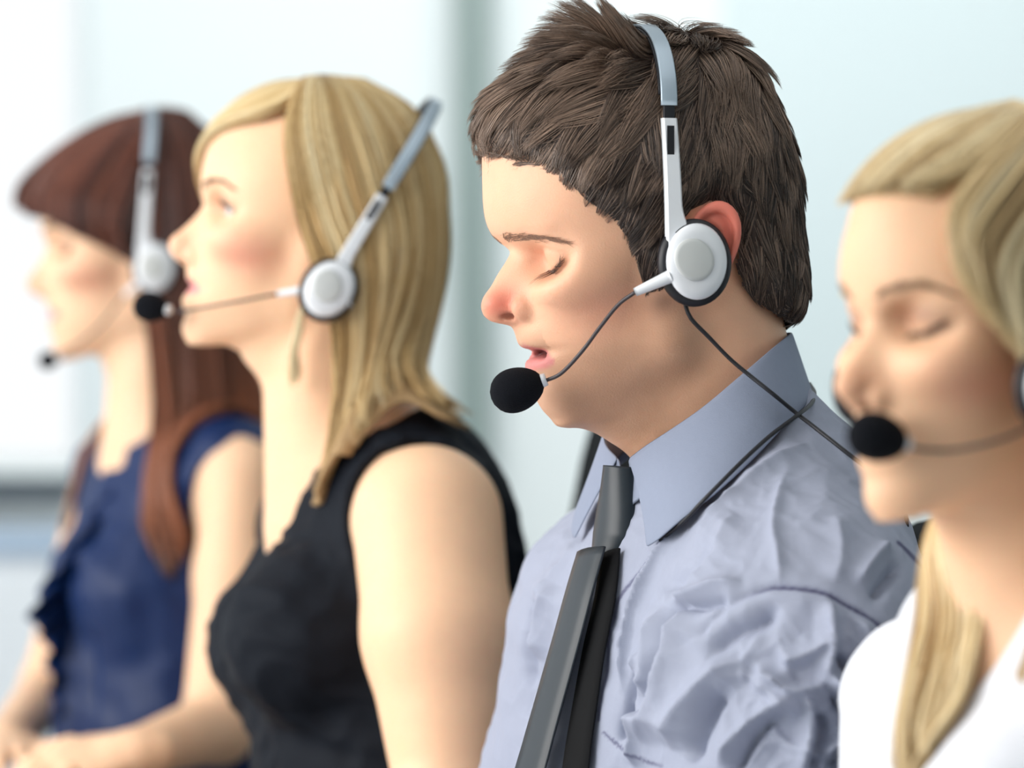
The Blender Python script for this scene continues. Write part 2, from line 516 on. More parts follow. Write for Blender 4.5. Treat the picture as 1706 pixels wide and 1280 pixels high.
# ================================================================ THE MAN
MAN = Pose(1082, 420, 2.31, 14, -11)
man_prof = [(806, 262), (807, 285), (808, 310), (809, 335), (812, 360), (818, 380), (828, 395), (846, 408), (853, 418), (848, 428), (842, 438),
            (834, 450), (826, 463), (817, 480), (810, 495), (805, 512), (808, 526), (819, 536), (836, 540), (852, 543), (858, 551), (862, 560), (864, 568), (868, 576), (876, 581), (896, 583.5),
            (900, 587), (896, 591), (884, 597), (878, 606), (878, 616), (886, 628), (891, 638), (891, 648), (895, 662), (902, 676), (912, 690), (928, 702)]
man_head = Head(MAN, man_prof, nas=8, sub=20, lab=32, male=True, eye=(78, 32, 8), open_eye=False, lipw=24, noseW=(8, 12.5))
ef, eu = MAN.px(951, 428, 34); man_head.eye = (ef, 34, eu)
q_ = MAN.px(880, 512, 15); man_head.ala = (q_[0], 15.5, q_[1]); q_ = MAN.px(848, 527, 9); man_head.nos = (q_[0], 8.5, q_[1])
q_ = MAN.px(874, 588, 0); man_head.gap = (q_[0], MAN.px(897, 588, 0)[1], 21, 2.7, 17)
EAR_MAN = (*MAN.px(1187, 412, 76),); EAR_MAN = (EAR_MAN[0], 76, EAR_MAN[1])

MT = Pose(1235, 775, 2.33, 20, 0)        # torso frame
def mtp(px, py, l):
    f, u = MT.px(px, py, l); return np.array([f, l, u])
M_SH = mtp(1345, 1085, 145); M_EL = mtp(1230, 1800, 190); M_CH = mtp(1250, 1110, 0); M_WA = mtp(1150, 1560, 0)
NK_TOP = MT.loc(MAN.w((-20, 0, -40)))
def man_torso(p, off=0.0, arm=0.0):
    """p in torso local mm; off grows the shape"""
    q = p.copy(); q[:, 1] = np.abs(q[:, 1])
    d = ell(q, M_CH, (95, 142, 165))
    d = smin(d, ell(q, (M_WA + M_CH) / 2, (98, 138, 170)), 60)
    d = smin(d, ell(q, M_WA, (104, 140, 150)), 60)
    d = smin(d, cone(q, (-20, 20, -32), (M_SH[0] * 0.8 - 12, 118, M_SH[2] + 40), 48, 42), 45)
    d = smin(d, cone(q, (M_SH[0] - 8, 110, M_SH[2] + 6), M_SH, 60, 58), 45)
    d = smin(d, cone(q, M_SH, M_EL, 55 + arm, 46 + arm), 40)
    return d - off
def man_fore(p, arm=0.0):
    q = p.copy(); q[:, 1] = np.abs(q[:, 1])
    W2 = M_EL + np.array([225, -70, 70]); 
    return cone(q, M_EL, W2, 42 + arm, 28 + arm)

def man_body(p):
    d = np.full(len(p), 1e3, np.float32)
    h = MAN.loc(p).astype(np.float32)
    t = MT.loc(p).astype(np.float32)
    hd = man_head(h)
    e = ear_sdf(h, EAR_MAN, tilt=24, w=15.5, h=29)
    hd = smin(hd, e, 5)
    nk = cone(t, NK_TOP, (0, 0, -45), 57, 56)
    # throat and sternomastoid
    d = smin(hd, nk, 16)
    d = smin(d, cone(h, (2, 0, -40), (26, 0, -92), 40, 30), 22)
    d = smin(d, man_torso(t, -12), 30)
    d = smin(d, man_fore(t, -4), 10)
    for w_, s_ in zip(M_WR, (1, -1)): d = smin(d, hand_sdf(p, w_, MT.R[0] + MT.R[1] * (-0.25 * s_), (0, 0, 1), 0.98, 0.35, -s_), 8)
    return d
M_WR = [MT.w(M_EL * (1, s, 1) + np.array([232, -72 * s, 74])) for s in (1, -1)]

def skin_tone(h, head, base, blush, lip, male, lips=None, beard=None, lipc=None):
    """pigment of the face in head-local coordinates"""
    al = np.abs(h[:, 1]); a = h.copy(); a[:, 1] = al
    c = np.tile(np.array(base), (len(h), 1))
    def mixin(w, col):
        nonlocal c
        w = np.clip(w, 0, 1)[:, None]; c = c * (1 - w) + np.array(col) * w
    ef, el, eu = head.eye
    if beard is not None:
        b = sstep(-h[:, 2], 38, 62) * sstep(h[:, 0], -35, 5) * (1 - sstep(-h[:, 2], 104, 125))
        b = np.maximum(b, sstep(-h[:, 2], 15, 60) * np.exp(-((h[:, 0] - 18) / 26) ** 2) * (al > 30) * 0.9)
        b = np.maximum(b, np.exp(-((h[:, 2] - head.us + 12) / 7) ** 2) * (h[:, 0] > 60) * (al < 26))
        mixin(b * 0.6, beard)
    mixin(gauss(a, (ef - 8, el + 16, eu - 34), (26, 20, 17)) * (0.3 if male else 0.75), blush)
    mixin(gauss(a, (head.ft - 10, 8, head.ut), (18, 12, 11)) * (0.95 if male else 0.3), blush)
    mixin(gauss(a, head.nos, (5.5, 3.2, 2.6)) * 0.8, (0.10, 0.025, 0.02))
    if not male: mixin(np.exp(-((a[:, 1] - el) / 15) ** 2 - ((a[:, 2] - eu - 4) / 7) ** 2) * (h[:, 0] > ef) * 0.65, (0.16, 0.10, 0.09))
    mixin(gauss(a, (ef + 10, el - 16, eu + 6), (12, 10, 10)) * 0.28, blush)
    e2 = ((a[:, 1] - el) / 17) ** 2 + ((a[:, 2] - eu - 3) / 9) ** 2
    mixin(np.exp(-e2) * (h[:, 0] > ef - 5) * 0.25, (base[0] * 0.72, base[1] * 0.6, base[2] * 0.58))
    if lipc is not None:
        lu, ll, up, dn = lipc          # seam height, half width, upper height, lower height
        x = np.clip(al / ll, 0, 1)
        hu = up * (1 - x ** 2) * (1 - 0.25 * np.exp(-(al / 4) ** 2)); hd_ = dn * np.sqrt(np.maximum(1 - x ** 2, 0))
        z = h[:, 2] - lu + 0.007 * al ** 2
        w = (1 - sstep(z, hu - 1.6, hu + 1.6)) * sstep(z, -hd_ - 1.6, -hd_ + 1.6) * (al < ll) * (h[:, 0] > 50)
        mixin(w, lip)
    # dark rim of the lids
    y0, k0 = (4.6, -0.022) if head.open_eye else (-6.8, 0.016)
    rim = np.exp(-((a[:, 2] - eu - y0 - k0 * (a[:, 1] - el + (0 if head.open_eye else 6)) ** 2) / 1.3) ** 2) * np.exp(-((a[:, 1] - el) / 13) ** 6) * (h[:, 0] > ef)
    mixin(rim * (0.35 if male else 0.75), (0.09, 0.05, 0.04))
    return c

t_lo = np.array([-330, 1950, CAM_Z * 1000 - 420.0]); 
V, Fq = surface_nets(man_body, (-460, 1900, 640), (420, 2700, 1390), 2.0)
hl = MAN.loc(V)
lu = MAN.px(897, 587)[1]
SK_MAN = srgb(236, 184, 152)
col = skin_tone(hl, man_head, SK_MAN, srgb(222, 128, 108), srgb(206, 130, 126), True, beard=srgb(176, 136, 110), lipc=(lu, 28, 7.5, 10.5))
gf_, gu_, gw_, gh_, gd_ = man_head.gap; gz = hl[:, 2] - (gu_ - 0.0072 * hl[:, 1] ** 2)
wg = np.exp(-(gz / 2.3) ** 4) * sstep(gf_ - 0.014 * hl[:, 1] ** 2 - hl[:, 0], 4, 9) * (np.abs(hl[:, 1]) < 24) * (hl[:, 0] > 55)
col = col * (1 - wg[:, None] * 0.85) + np.array(srgb(96, 34, 34)) * wg[:, None] * 0.85
sbf, sbu = MAN.px(1108, 502, 66)
ws = (gauss(np.stack([hl[:, 0], np.abs(hl[:, 1]), hl[:, 2]], 1), (sbf, 66, sbu), (9, 30, 10)) * 0.75)[:, None]
col = col * (1 - ws) + np.array(srgb(96, 66, 52)) * ws
# red ear rim, dark mouth and nostrils
we = np.exp(-(ear_sdf(hl.astype(np.float32), EAR_MAN, tilt=24, w=15.5, h=29).clip(0) / 2.5) ** 2)[:, None] * 0.85
col = col * (1 - we) + np.array(srgb(226, 118, 104)) * we
skin_m = material('skin_man', vcol=True, rough=0.48, sss=0.25, noise=0.07, nscale=60, bump=0.25, bscale=900, spec=0.35)
man = thing('person', 'man with short brown hair in grey-blue shirt and black tie, looking down', 'person', loc=tuple(MT.w((0, 0, -300)) / 1000))
mesh_obj('body', V, Fq, skin_m, man, True, col)

rng = np.random.default_rng(7)
hair_m = material('hair_brown', vcol=True, rough=0.32, spec=0.6)
bl = [MAN.px(x, y, l) + (l,) for x, y, l in ((846, 399, 8), (872, 392, 18), (905, 389, 32), (932, 391, 44), (950, 401, 54))]
brow_hairs('eyebrow', man_head, MAN, [(q[2], q[1]) for q in bl], 4.2, hair_m, srgb(140, 104, 82), 300, man, rng, fan=0.2, lift=0.12, wid=0.24)
lash = [(man_head.eye[1] + x, eu - 6.5 + 0.016 * (x + 6) ** 2) for x in (-12, -8, -4, 0, 4, 8, 12)]
brow_hairs('eyelashes', man_head, MAN, lash, 0.5, hair_m, srgb(90, 64, 52), 90, man, rng, length=7.5, wid=0.32, fan=-1.2, lift=2.0)

# ---- hair: a close cap on the scalp, covered with combed strands
HL = [(760, 250), (808, 264), (850, 268), (885, 280), (935, 302), (968, 340), (1012, 362), (1042, 398), (1058, 436), (1070, 470), (1085, 492), (1112, 488), (1122, 440),
      (1138, 380), (1150, 352), (1185, 340), (1216, 356), (1230, 400), (1228, 440), (1240, 478), (1272, 508), (1312, 540), (1420, 560), (1480, 200), (1300, -150), (900, -150), (700, 0)]
HLq = np.array([MAN.px(x, y, 66 if 1000 < x < 1300 else (50 if x > 900 else (0 if x < 820 else 25))) for x, y in HL])
def poly_sd(x, y, poly):
    """signed distance to a polygon, negative inside"""
    n = len(poly); d = np.full(len(x), 1e9); ins = np.zeros(len(x), bool)
    for i in range(n):
        a, b = poly[i], poly[(i + 1) % n]; e = b - a
        t = np.clip(((x - a[0]) * e[0] + (y - a[1]) * e[1]) / (e @ e), 0, 1)
        d = np.minimum(d, np.hypot(x - a[0] - t * e[0], y - a[1] - t * e[1]))
        c = ((a[1] <= y) != (b[1] <= y)); xi = a[0] + (y - a[1]) * e[0] / np.where(e[1] == 0, 1e-9, e[1])
        ins ^= c & (x < xi)
    return np.where(ins, -d, d)
def man_hairline(q): return poly_sd(q[:, 0], q[:, 2], HLq)
def man_cap(q, extra=0.0):
    hl = man_hairline(q)
    top = sstep(q[:, 2], 70, 125)
    fr = sstep(q[:, 0], 45, 95)
    th = 3.5 + 9 * top + 2.5 * sstep(-q[:, 0], 30, 95) + 2 * fr * sstep(q[:, 2], 70, 110)
    th = th * sstep(-hl, -1.0, 14) - 6 * sstep(hl, -3.0, 3) 
    b = smin(man_head.base(q), ell(q, (-50, 0, -20), (44, 58, 62)), 26)
    th = th + 6 * sstep(q[:, 2], -20, 40) * sstep(-q[:, 0], 20, 90) * sstep(hl * -1, 0, 14)
    return b - th - extra
V, Fq = surface_nets(lambda p: man_cap(p.astype(np.float32)), (-125, -98, -80), (135, 98, 160), 2.5)
hlv = man_hairline(V)
keep = hlv < -1.5
fk = keep[Fq].all(1); Fq = Fq[fk]
used = np.unique(Fq); mp = -np.ones(len(V), int); mp[used] = np.arange(len(used)); CV = V[used]; Fq = mp[Fq]
hair = mesh_obj('hair', MAN.w(CV), Fq, material('hair_brown_under', srgb(58, 44, 38), rough=0.7), man, True)

def grow(roots, flow, length, steps, fn, lift, noise, rng, minoff=0.3, clump=None):
    """flow(q)->dir; strands follow flow over the surface fn=0 rising by lift"""
    n = len(roots); P_ = roots.copy(); out = [P_.copy()]
    ph = rng.normal(0, 1, (n, 3)) if clump is None else clump
    for k in range(1, steps):
        g = grad(fn, P_)
        d = flow(P_, k / (steps - 1)) + ph * noise
        d -= g * (d * g).sum(1)[:, None]
        d /= ln(d)[:, None] + 1e-9
        li = lift(P_, k / (steps - 1))[:, None] if callable(lift) else lift
        d = d + g * li; d /= ln(d)[:, None]
        P_ = P_ + d * (length / (steps - 1))[:, None]
        v = fn(P_.astype(np.float32))
        pen = np.maximum(minoff - v, 0)[:, None]
        P_ = P_ + g * pen
        out.append(P_.copy())
    return np.stack(out, 1)
def sample_mesh(V, Fq, n, rng, wfn=None):
    A = V[Fq[:, 0]]; B = V[Fq[:, 1]]; Cc = V[Fq[:, 2]]; D = V[Fq[:, 3]]
    ar = ln(np.cross(Cc - A, D - B)) * 0.5
    if wfn is not None: ar = ar * wfn((A + Cc) / 2)
    i = rng.choice(len(Fq), n, p=ar / ar.sum()); s, t = rng.random((2, n, 1))
    return (A[i] * (1 - s) + B[i] * s) * (1 - t) + (D[i] * (1 - s) + Cc[i] * s) * t
def clump_vec(pts, cell, seed):
    """smooth-ish random vector per clump cell"""
    r2 = np.random.default_rng(seed); K = 700
    idx = r2.choice(len(pts), min(K, len(pts)), replace=False); cen = pts[idx] + r2.normal(0, cell * 0.2, (len(idx), 3))
    best = np.full(len(pts), 1e9); bi = np.zeros(len(pts), int)
    for i, c in enumerate(cen):
        d = ((pts - c) ** 2).sum(1); m = d < best; best[m] = d[m]; bi[m] = i
    return cen[bi], r2.normal(0, 1, (len(idx), 3))[bi], bi, r2.random(len(idx))[bi]
CROWN = np.array([-52.0, 0, 128])
def man_flow(q, k):
    r = q - CROWN; r /= ln(r)[:, None] + 1e-6
    top = sstep(q[:, 2], 60, 115)[:, None]
    front = sstep(q[:, 0], -40, 40)[:, None]
    d = r * (1.0) + np.array([0.35, 0, 0]) * front + np.array([0, 0, -0.5]) * (1 - top) * (1 - 0.55 * front) + np.array([0.25, 0, -0.15]) * front * (1 - top)
    return d
def man_lift(q, k):
    crest = np.exp(-(((q[:, 0] - 8) / 20) ** 2)) * sstep(q[:, 2], 108, 130)
    top = sstep(q[:, 2], 85, 125); fr = sstep(q[:, 0], 55, 90) * sstep(q[:, 2], 55, 95)
    wh = np.exp(-(((q[:, 0] + 45) / 16) ** 2 + (q[:, 1] / 25) ** 2)) * top
    bandf = 6 - 0.19 * q[:, 2]
    return (1 - 0.8 * np.exp(-((q[:, 0] - bandf) / 9) ** 2)) * (0.05 + 0.22 * top + 1.5 * crest + 0.10 * fr + 0.35 * wh)
N = 32000
R0 = sample_mesh(CV, Fq, N, rng)
cc, cv, bi, cr = clump_vec(R0, 8, 3)
base_len = 21 + 9 * sstep(R0[:, 2], 30, 100) + 6 * sstep(R0[:, 0], 20, 80) * sstep(R0[:, 2], 60, 110) + 5 * np.exp(-(((R0[:, 0] - 12) / 20) ** 2)) * sstep(R0[:, 2], 110, 130)
base_len *= np.where(man_hairline(R0) > -10, 0.8, 1.0) * np.where(R0[:, 2] < -10, 0.75, 1)
L_ = base_len * (0.65 + 0.35 * rng.random(N) + 0.25 * cr)
ph = cv * 0.26 + rng.normal(0, 0.06, (N, 3))
S = grow(R0, man_flow, L_, 8, man_cap, man_lift, 1.0, rng, clump=ph)
# pull tips towards their clump centre strand
tip = np.linspace(0, 1, 8)[None, :, None] ** 1.5
cs = np.zeros((bi.max() + 1, 8, 3)); cn = np.zeros(bi.max() + 1)
np.add.at(cs, bi, S - R0[:, None]); np.add.at(cn, bi, 1); cs /= np.maximum(cn, 1)[:, None, None]
tgt = cc[:, None] + cs[bi]
S = S * (1 - 0.55 * tip) + tgt * 0.55 * tip
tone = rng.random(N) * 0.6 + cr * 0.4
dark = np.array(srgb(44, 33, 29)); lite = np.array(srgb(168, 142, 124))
tt = np.clip(0.9 * (rng.random(N) ** 2) + 0.55 * (cr - 0.5) + 0.42 * sstep(R0[:, 2], 20, 110) - 0.16, 0, 1)[:, None]  # random strand tone, plus shade low on the head put into the colour
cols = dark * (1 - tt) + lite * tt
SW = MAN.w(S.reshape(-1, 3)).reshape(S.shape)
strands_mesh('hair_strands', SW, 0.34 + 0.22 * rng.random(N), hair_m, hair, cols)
# ---------------------------------------------------------------- the man's shirt, collar, tie
# folds: (points in px on the camera side, half width mm, height mm)
FOLDS = [
 ([(1128, 1002), (1122, 1040), (1118, 1090), (1108, 1140), (1098, 1180)], 4.5, -9),
 ([(1150, 1010), (1138, 1060), (1130, 1120), (1112, 1180), (1085, 1240)], 6, 5),
 ([(1110, 1010), (1100, 1060), (1098, 1110), (1085, 1165)], 5, 4),
 ([(1118, 1000), (1160, 992), (1200, 978), (1240, 972)], 4, 2.5),
 ([(1126, 1012), (1170, 1010), (1215, 1000)], 4, -2.5),
 ([(1072, 1110), (1052, 1180), (1035, 1235)], 3.5, -4),
 ([(1085, 1080), (1062, 1150), (1048, 1190)], 4, 3),
 ([(1095, 1180), (1075, 1235), (1062, 1280)], 5, 4),
 ([(1382, 1005), (1383, 1040), (1384, 1075), (1376, 1110), (1368, 1140)], 3.5, 5),
 ([(1384, 1060), (1360, 1082), (1330, 1098), (1300, 1104)], 4, 3.5),
 ([(1372, 1140), (1345, 1148), (1318, 1150), (1290, 1130), (1262, 1108)], 3.5, 4),
 ([(1376, 1120), (1395, 1150), (1420, 1168), (1450, 1180)], 3.5, 5),
 ([(1392, 1090), (1408, 1112), (1424, 1128), (1450, 1132)], 3.5, -4),
 ([(1380, 1150), (1398, 1176), (1428, 1188), (1460, 1200)], 3, -3.5),
 ([(1335, 1150), (1350, 1185), (1346, 1225), (1338, 1262), (1332, 1300)], 5, 4.5),
 ([(1352, 1180), (1370, 1210), (1362, 1245), (1350, 1290)], 4, -4),
 ([(1470, 1215), (1430, 1235), (1390, 1240), (1350, 1268)], 4, 4),
 ([(1465, 1240), (1420, 1258), (1375, 1275)], 4, -3.5),
 ([(1330, 1160), (1290, 1180), (1250, 1215), (1200, 1280)], 7, 4.5),
 ([(1310, 1190), (1262, 1225), (1222, 1290)], 5, -3.5),
 ([(1240, 1100), (1200, 1130), (1160, 1180), (1125, 1250)], 9, 5),
 ([(1215, 1150), (1180, 1200), (1150, 1270)], 6, -4),
 ([(1300, 1010), (1260, 1040), (1215, 1060), (1180, 1100)], 7, -3),
 ([(1255, 1130), (1300, 1165), (1330, 1200)], 5, 3),
 ([(1420, 1030), (1440, 1062), (1450, 1100), (1470, 1140)], 5, 3),
 ([(1470, 1075), (1462, 1100), (1440, 1130)], 4, -3),
 ([(1310, 790), (1290, 870), (1298, 930), (1300, 975)], 4, 1.6),
 ([(1345, 740), (1270, 790), (1210, 850), (1150, 930)], 6, 2.2),
 ([(1480, 905), (1450, 940), (1425, 975)], 5, 2.5),
 ([(1500, 940), (1470, 975), (1455, 1000)], 5, -2.5),
 ([(1230, 860), (1190, 930), (1150, 985)], 7, 2.0),
 ([(1390, 860), (1400, 920), (1390, 975)], 7, 1.6),
 ([(1200, 905), (1160, 950), (1105, 985)], 6, -1.8),
 ([(1130, 880), (1090, 950), (1062, 1010), (1048, 1080), (1040, 1160)], 2.2, 2.6),
 ([(940, 980), (905, 1030), (890, 1100)], 6, 3.0),
 ([(960, 1000), (925, 1060), (905, 1130), (880, 1200)], 7, -4),
 ([(985, 1010), (955, 1080), (930, 1140), (893, 1215)], 7, 4),
 ([(975, 900), (930, 960), (900, 1010)], 6, 2),
 ([(900, 1000), (885, 1080), (878, 1150)], 4, -2.5),
]
SEAM = [(1175, 1052), (1198, 1024), (1235, 998), (1283, 981), (1335, 983), (1379, 992), (1435, 1022), (1470, 1050), (1492, 1078), (1492, 1110)]
YOKE = [(1496, 905), (1515, 922), (1532, 944), (1545, 965)]
def plane_of(p):
    """image-plane direction of a world point seen from the camera (mm at 2.3 m)"""
    return np.stack([p[:, 0] / p[:, 1], (p[:, 2] - CAM_Z * 1000) / p[:, 1]], 1) * 2300.0
def px_plane(pts): return np.array([[(x - 853.0) / F_PX, -(y - 640.0) / F_PX] for x, y in pts]) * 2300.0
def pl_dist(q, line):
    d = np.full(len(q), 1e9); tt = np.zeros(len(q)); n = len(line) - 1
    for i in range(n):
        a, b = line[i], line[i + 1]; e = b - a
        t = np.clip(((q - a) @ e) / (e @ e), 0, 1); dd = np.hypot(*(q - a - t[:, None] * e).T)
        m = dd < d; d[m] = dd[m]; tt[m] = (i + t[m]) / n
    return d, tt
def vnoise(p, sc, seed=0):
    """smooth pseudo noise made of rotated sines, -1..1"""
    r = np.random.default_rng(seed); v = np.zeros(len(p))
    for k in range(7):
        w = r.normal(0, 1, 3); w /= np.linalg.norm(w); w *= (0.6 + 0.9 * r.random()) / sc
        v += np.sin(p @ w * 6.28 + r.random() * 6.28 + 1.6 * np.sin(p @ np.roll(w, 1) * 4.1 + k))
    return v / 7 * 1.8

def shirt_sdf(p):
    t = MT.loc(p).astype(np.float32)
    d = man_torso(t, 9, 9)
    d = smin(d, smax(man_fore(t, 14), (t[:, 0] - M_EL[0] - 205).astype(np.float32), 2), 25)
    nk = cone(t, NK_TOP, (0, 0, -45), 60, 62)
    d = smin(d, nk, 22)
    # opening: cut above the collar seam plane
    n = np.array([0.51, 0, 0.86]); o = np.array([75.0, 0, -16])
    cut = (t - o) @ n
    d = smax(d, cut.astype(np.float32), 3)
    return d
MEL = MT.w(M_EL)
V, Fq = surface_nets(shirt_sdf, (-330, 1900, CAM_Z * 1000 - 640), (420, 2700, CAM_Z * 1000 + 20), 1.8)
nr = grad(shirt_sdf, V, 2.0)
facing = sstep(-nr[:, 1], 0.02, 0.35)
q2 = plane_of(V)
disp = 0.9 * vnoise(V, 60, 1) + 0.7 * (1 - 1.6 * np.abs(vnoise(V, 30, 2)))
fo = np.zeros(len(V))
for pts, w, h in FOLDS:
    ln_ = catmull(px_plane(pts), 16); d, tt = pl_dist(q2, ln_)
    m = d < w * 3
    fade = np.minimum(1, np.minimum(tt, 1 - tt) * 5 + 0.1)
    if h > 0: g = np.exp(-(d / w) ** 1.1)
    else: g = np.exp(-(d / (w * 0.75)) ** 1.6)
    fo += np.where(m, h * 3.6 * g * fade, 0)
# crumple on the sleeve: sharp ridged creases
slv = sstep(q2[:, 1], px_plane([(0, 1010)])[0, 1], px_plane([(0, 1080)])[0, 1]) * 0 + sstep(-q2[:, 1], -px_plane([(0, 1020)])[0, 1], -px_plane([(0, 1120)])[0, 1]) * sstep(q2[:, 0], px_plane([(1180, 0)])[0, 0], px_plane([(1260, 0)])[0, 0])
rg = 1 - np.abs(vnoise(V * np.array([1, 1, 0.8]), 55, 5)) * 1.6
rg2 = 1 - np.abs(vnoise(V, 38, 9)) * 1.6
fo += slv * (5.0 * np.clip(rg, 0, 1) ** 2.2 + 2.6 * np.clip(rg2, 0, 1) ** 2.2 - 1.5)
sd, st = pl_dist(q2, catmull(px_plane(SEAM), 30))
fo += -1.8 * np.exp(-(sd / 1.8) ** 2) + 1.2 * np.exp(-((sd - 6) / 4) ** 2)
# arms hanging beside the far side too
V2 = V + nr * (disp + fo * facing)[:, None]
wshade = np.ones((len(V), 3)) * np.array(srgb(156, 162, 181))
thread = np.exp(-(np.maximum(sd - 0.7, 0) / 0.6) ** 2) * (st > 0.02) * facing * sstep(st, 0.15, 0.4)
yd, yt = pl_dist(q2, catmull(px_plane(YOKE), 12))
thread = np.maximum(thread, np.exp(-(np.maximum(yd - 0.6, 0) / 0.5) ** 2) * facing)
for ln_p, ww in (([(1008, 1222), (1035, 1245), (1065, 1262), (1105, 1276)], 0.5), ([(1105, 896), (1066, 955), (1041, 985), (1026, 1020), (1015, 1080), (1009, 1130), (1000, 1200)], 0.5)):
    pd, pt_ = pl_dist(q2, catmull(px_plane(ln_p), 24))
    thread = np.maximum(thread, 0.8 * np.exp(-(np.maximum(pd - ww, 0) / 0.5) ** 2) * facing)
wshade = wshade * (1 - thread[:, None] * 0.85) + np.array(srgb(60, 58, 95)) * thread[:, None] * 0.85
shirt_m = material('shirt_cotton', vcol=True, rough=0.75, noise=0.03, nscale=400, spec=0.25, bump=0.15, bscale=1500)
mesh_obj('shirt', V2, Fq, shirt_m, man, True, wshade)

# collar: near leaf given, far leaf mirrored in the torso frame
def leaf(top, bot, n=40, m=9, bulge=4.0):
    T = catmull(top, n); B = catmull(bot, n)
    g = []
    for k in range(m):
        t = k / (m - 1)
        out = np.array([0.0, 1.0, 0.0])
        g.append(T * (1 - t) + B * t + np.stack([-0.2 * np.ones(n), np.ones(n), np.zeros(n)], 1) * (bulge * math.sin(math.pi * t) ** 0.7) * np.linspace(1, 0.0, n)[:, None])
    return np.stack(g, 0)
top = [mtp(x, y, l) for x, y, l in ((1046, 764, 8), (1075, 742, 34), (1115, 716, 54), (1170, 678, 68), (1230, 628, 72), (1280, 585, 66), (1308, 562, 46), (1319, 553, 8))]
bot = [mtp(x, y, l) for x, y, l in ((1076, 914, 62), (1098, 900, 76), (1135, 868, 90), (1190, 826, 100), (1255, 766, 98), (1312, 706, 84), (1342, 676, 56), (1356, 662, 8))]
near = leaf(top, bot)
def grid_mesh(G):
    a, b = G.shape[:2]; idx = np.arange(a * b).reshape(a, b)
    F_ = np.stack([idx[:-1, :-1], idx[:-1, 1:], idx[1:, 1:], idx[1:, :-1]], -1).reshape(-1, 4)
    return G.reshape(-1, 3), F_
def solid(o, th, off=0.0, sub=0):
    md = o.modifiers.new('thickness', 'SOLIDIFY'); md.thickness = th / 1000; md.offset = off
    if sub:
        s = o.modifiers.new('smooth', 'SUBSURF'); s.levels = sub; s.render_levels = sub
    return o
collar_m = material('collar_cotton', srgb(138, 147, 168), rough=0.75, noise=0.03, nscale=300, spec=0.25, bump=0.12, bscale=1500)
far = near.copy(); far[..., 1] *= -1
full = np.concatenate([near, far[:, ::-1][:, 1:]], 1)
G, F_ = grid_mesh(full)
collar = solid(mesh_obj('collar', MT.w(G), F_, collar_m, man), 1.6, sub=1)
# stand inside the leaves
stt = full[0]; inn = stt * np.array([0.97, 0.93, 1.0]); low = inn + np.array([4.0, 0, -34]) * 1.0
low[:, 1] *= 1.02
SG = np.stack([stt - (0, 0, 1.0), inn * 0.5 + stt * 0.5 - (0, 0, 4), inn + (0, 0, -14), low], 0)
G, F_ = grid_mesh(SG)
solid(mesh_obj('collar_stand', MT.w(G), F_, collar_m, man), 1.4, sub=1)

# tie: knot, blade, tail
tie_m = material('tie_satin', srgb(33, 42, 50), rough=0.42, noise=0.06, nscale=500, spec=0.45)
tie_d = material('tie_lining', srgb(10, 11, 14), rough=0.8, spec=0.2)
def ribbon(path, widths, th, tilt=0.0, pleat=2.0):
    """cloth strip facing forward in the torso frame; path (f,l,u)"""
    c = catmull(path, 40); w = np.interp(np.linspace(0, 1, 40), np.linspace(0, 1, len(widths)), widths)
    t = np.gradient(c, axis=0); t /= ln(t)[:, None]
    side = np.array([math.sin(math.radians(tilt)), math.cos(math.radians(tilt)), 0.0]); side = side - t * (t @ side)[:, None]; side /= ln(side)[:, None]
    n = np.cross(side, t)
    n *= np.sign(n[:, :1])
    prof = [(-1, 0), (-0.96, 0.7), (-0.5, 1 + pleat * 0.3), (0, 1 + pleat * 0.5), (0.5, 1 + pleat * 0.3), (0.96, 0.7), (1, 0), (0.9, -0.8), (0, -0.8), (-0.9, -0.8)]
    V = np.stack([c + side * (a * w / 2)[:, None] + n * (b * th) for a, b in prof], 1)
    k = len(prof); V = V.reshape(-1, 3); idx = np.arange(40 * k).reshape(40, k)
    Fs = []
    for i in range(39):
        for j in range(k): Fs.append((idx[i, j], idx[i, (j + 1) % k], idx[i + 1, (j + 1) % k], idx[i + 1, j]))
    Fs.append(tuple(idx[0][::-1])); Fs.append(tuple(idx[-1]))
    return V, Fs
def tie_pt(px, py, l=0, lift=10):
    """point just in front of the shirt on the line of sight"""
    o = np.array([[0, 0, CAM_Z * 1000.0]]); d = P(px, py, 1.0) - o; d /= ln(d)[:, None]
    q, h = march(shirt_sdf, o, d, 1800, 3200, 300)
    return MT.loc(q)[0] + np.array([lift, 0, 0]) + np.array([0, l, 0])
def mid(x, y, d=0): f, u = MT.px(x, y, 0); return np.array([f + d, 0, u])
kn = [mid(1043, 778), mid(1040, 815), mid(1035, 860), mid(1029, 905), mid(1024, 932)]
Vk, Fk = ribbon(kn, [28, 34, 42, 46, 36], 11, -4, 0.6)
knot = mesh_obj('tie', MT.w(Vk), Fk, tie_m, man)
bl_ = [tie_pt(1020, 915), tie_pt(1000, 985), tie_pt(980, 1060), tie_pt(955, 1150), tie_pt(930, 1240), tie_pt(905, 1340), tie_pt(885, 1500)]
for i, q in enumerate(bl_): q[0] += 4
Vb, Fb = ribbon(bl_, [36, 38, 39, 40, 42, 43, 44], 1.6, -5)
mesh_obj('tie_blade', MT.w(Vb), Fb, tie_m, knot)
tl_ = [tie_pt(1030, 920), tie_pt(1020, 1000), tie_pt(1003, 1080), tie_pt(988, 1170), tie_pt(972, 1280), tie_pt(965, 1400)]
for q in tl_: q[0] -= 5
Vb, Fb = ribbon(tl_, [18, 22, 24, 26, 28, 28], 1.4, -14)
mesh_obj('tie_tail', MT.w(Vb), Fb, tie_d, knot)
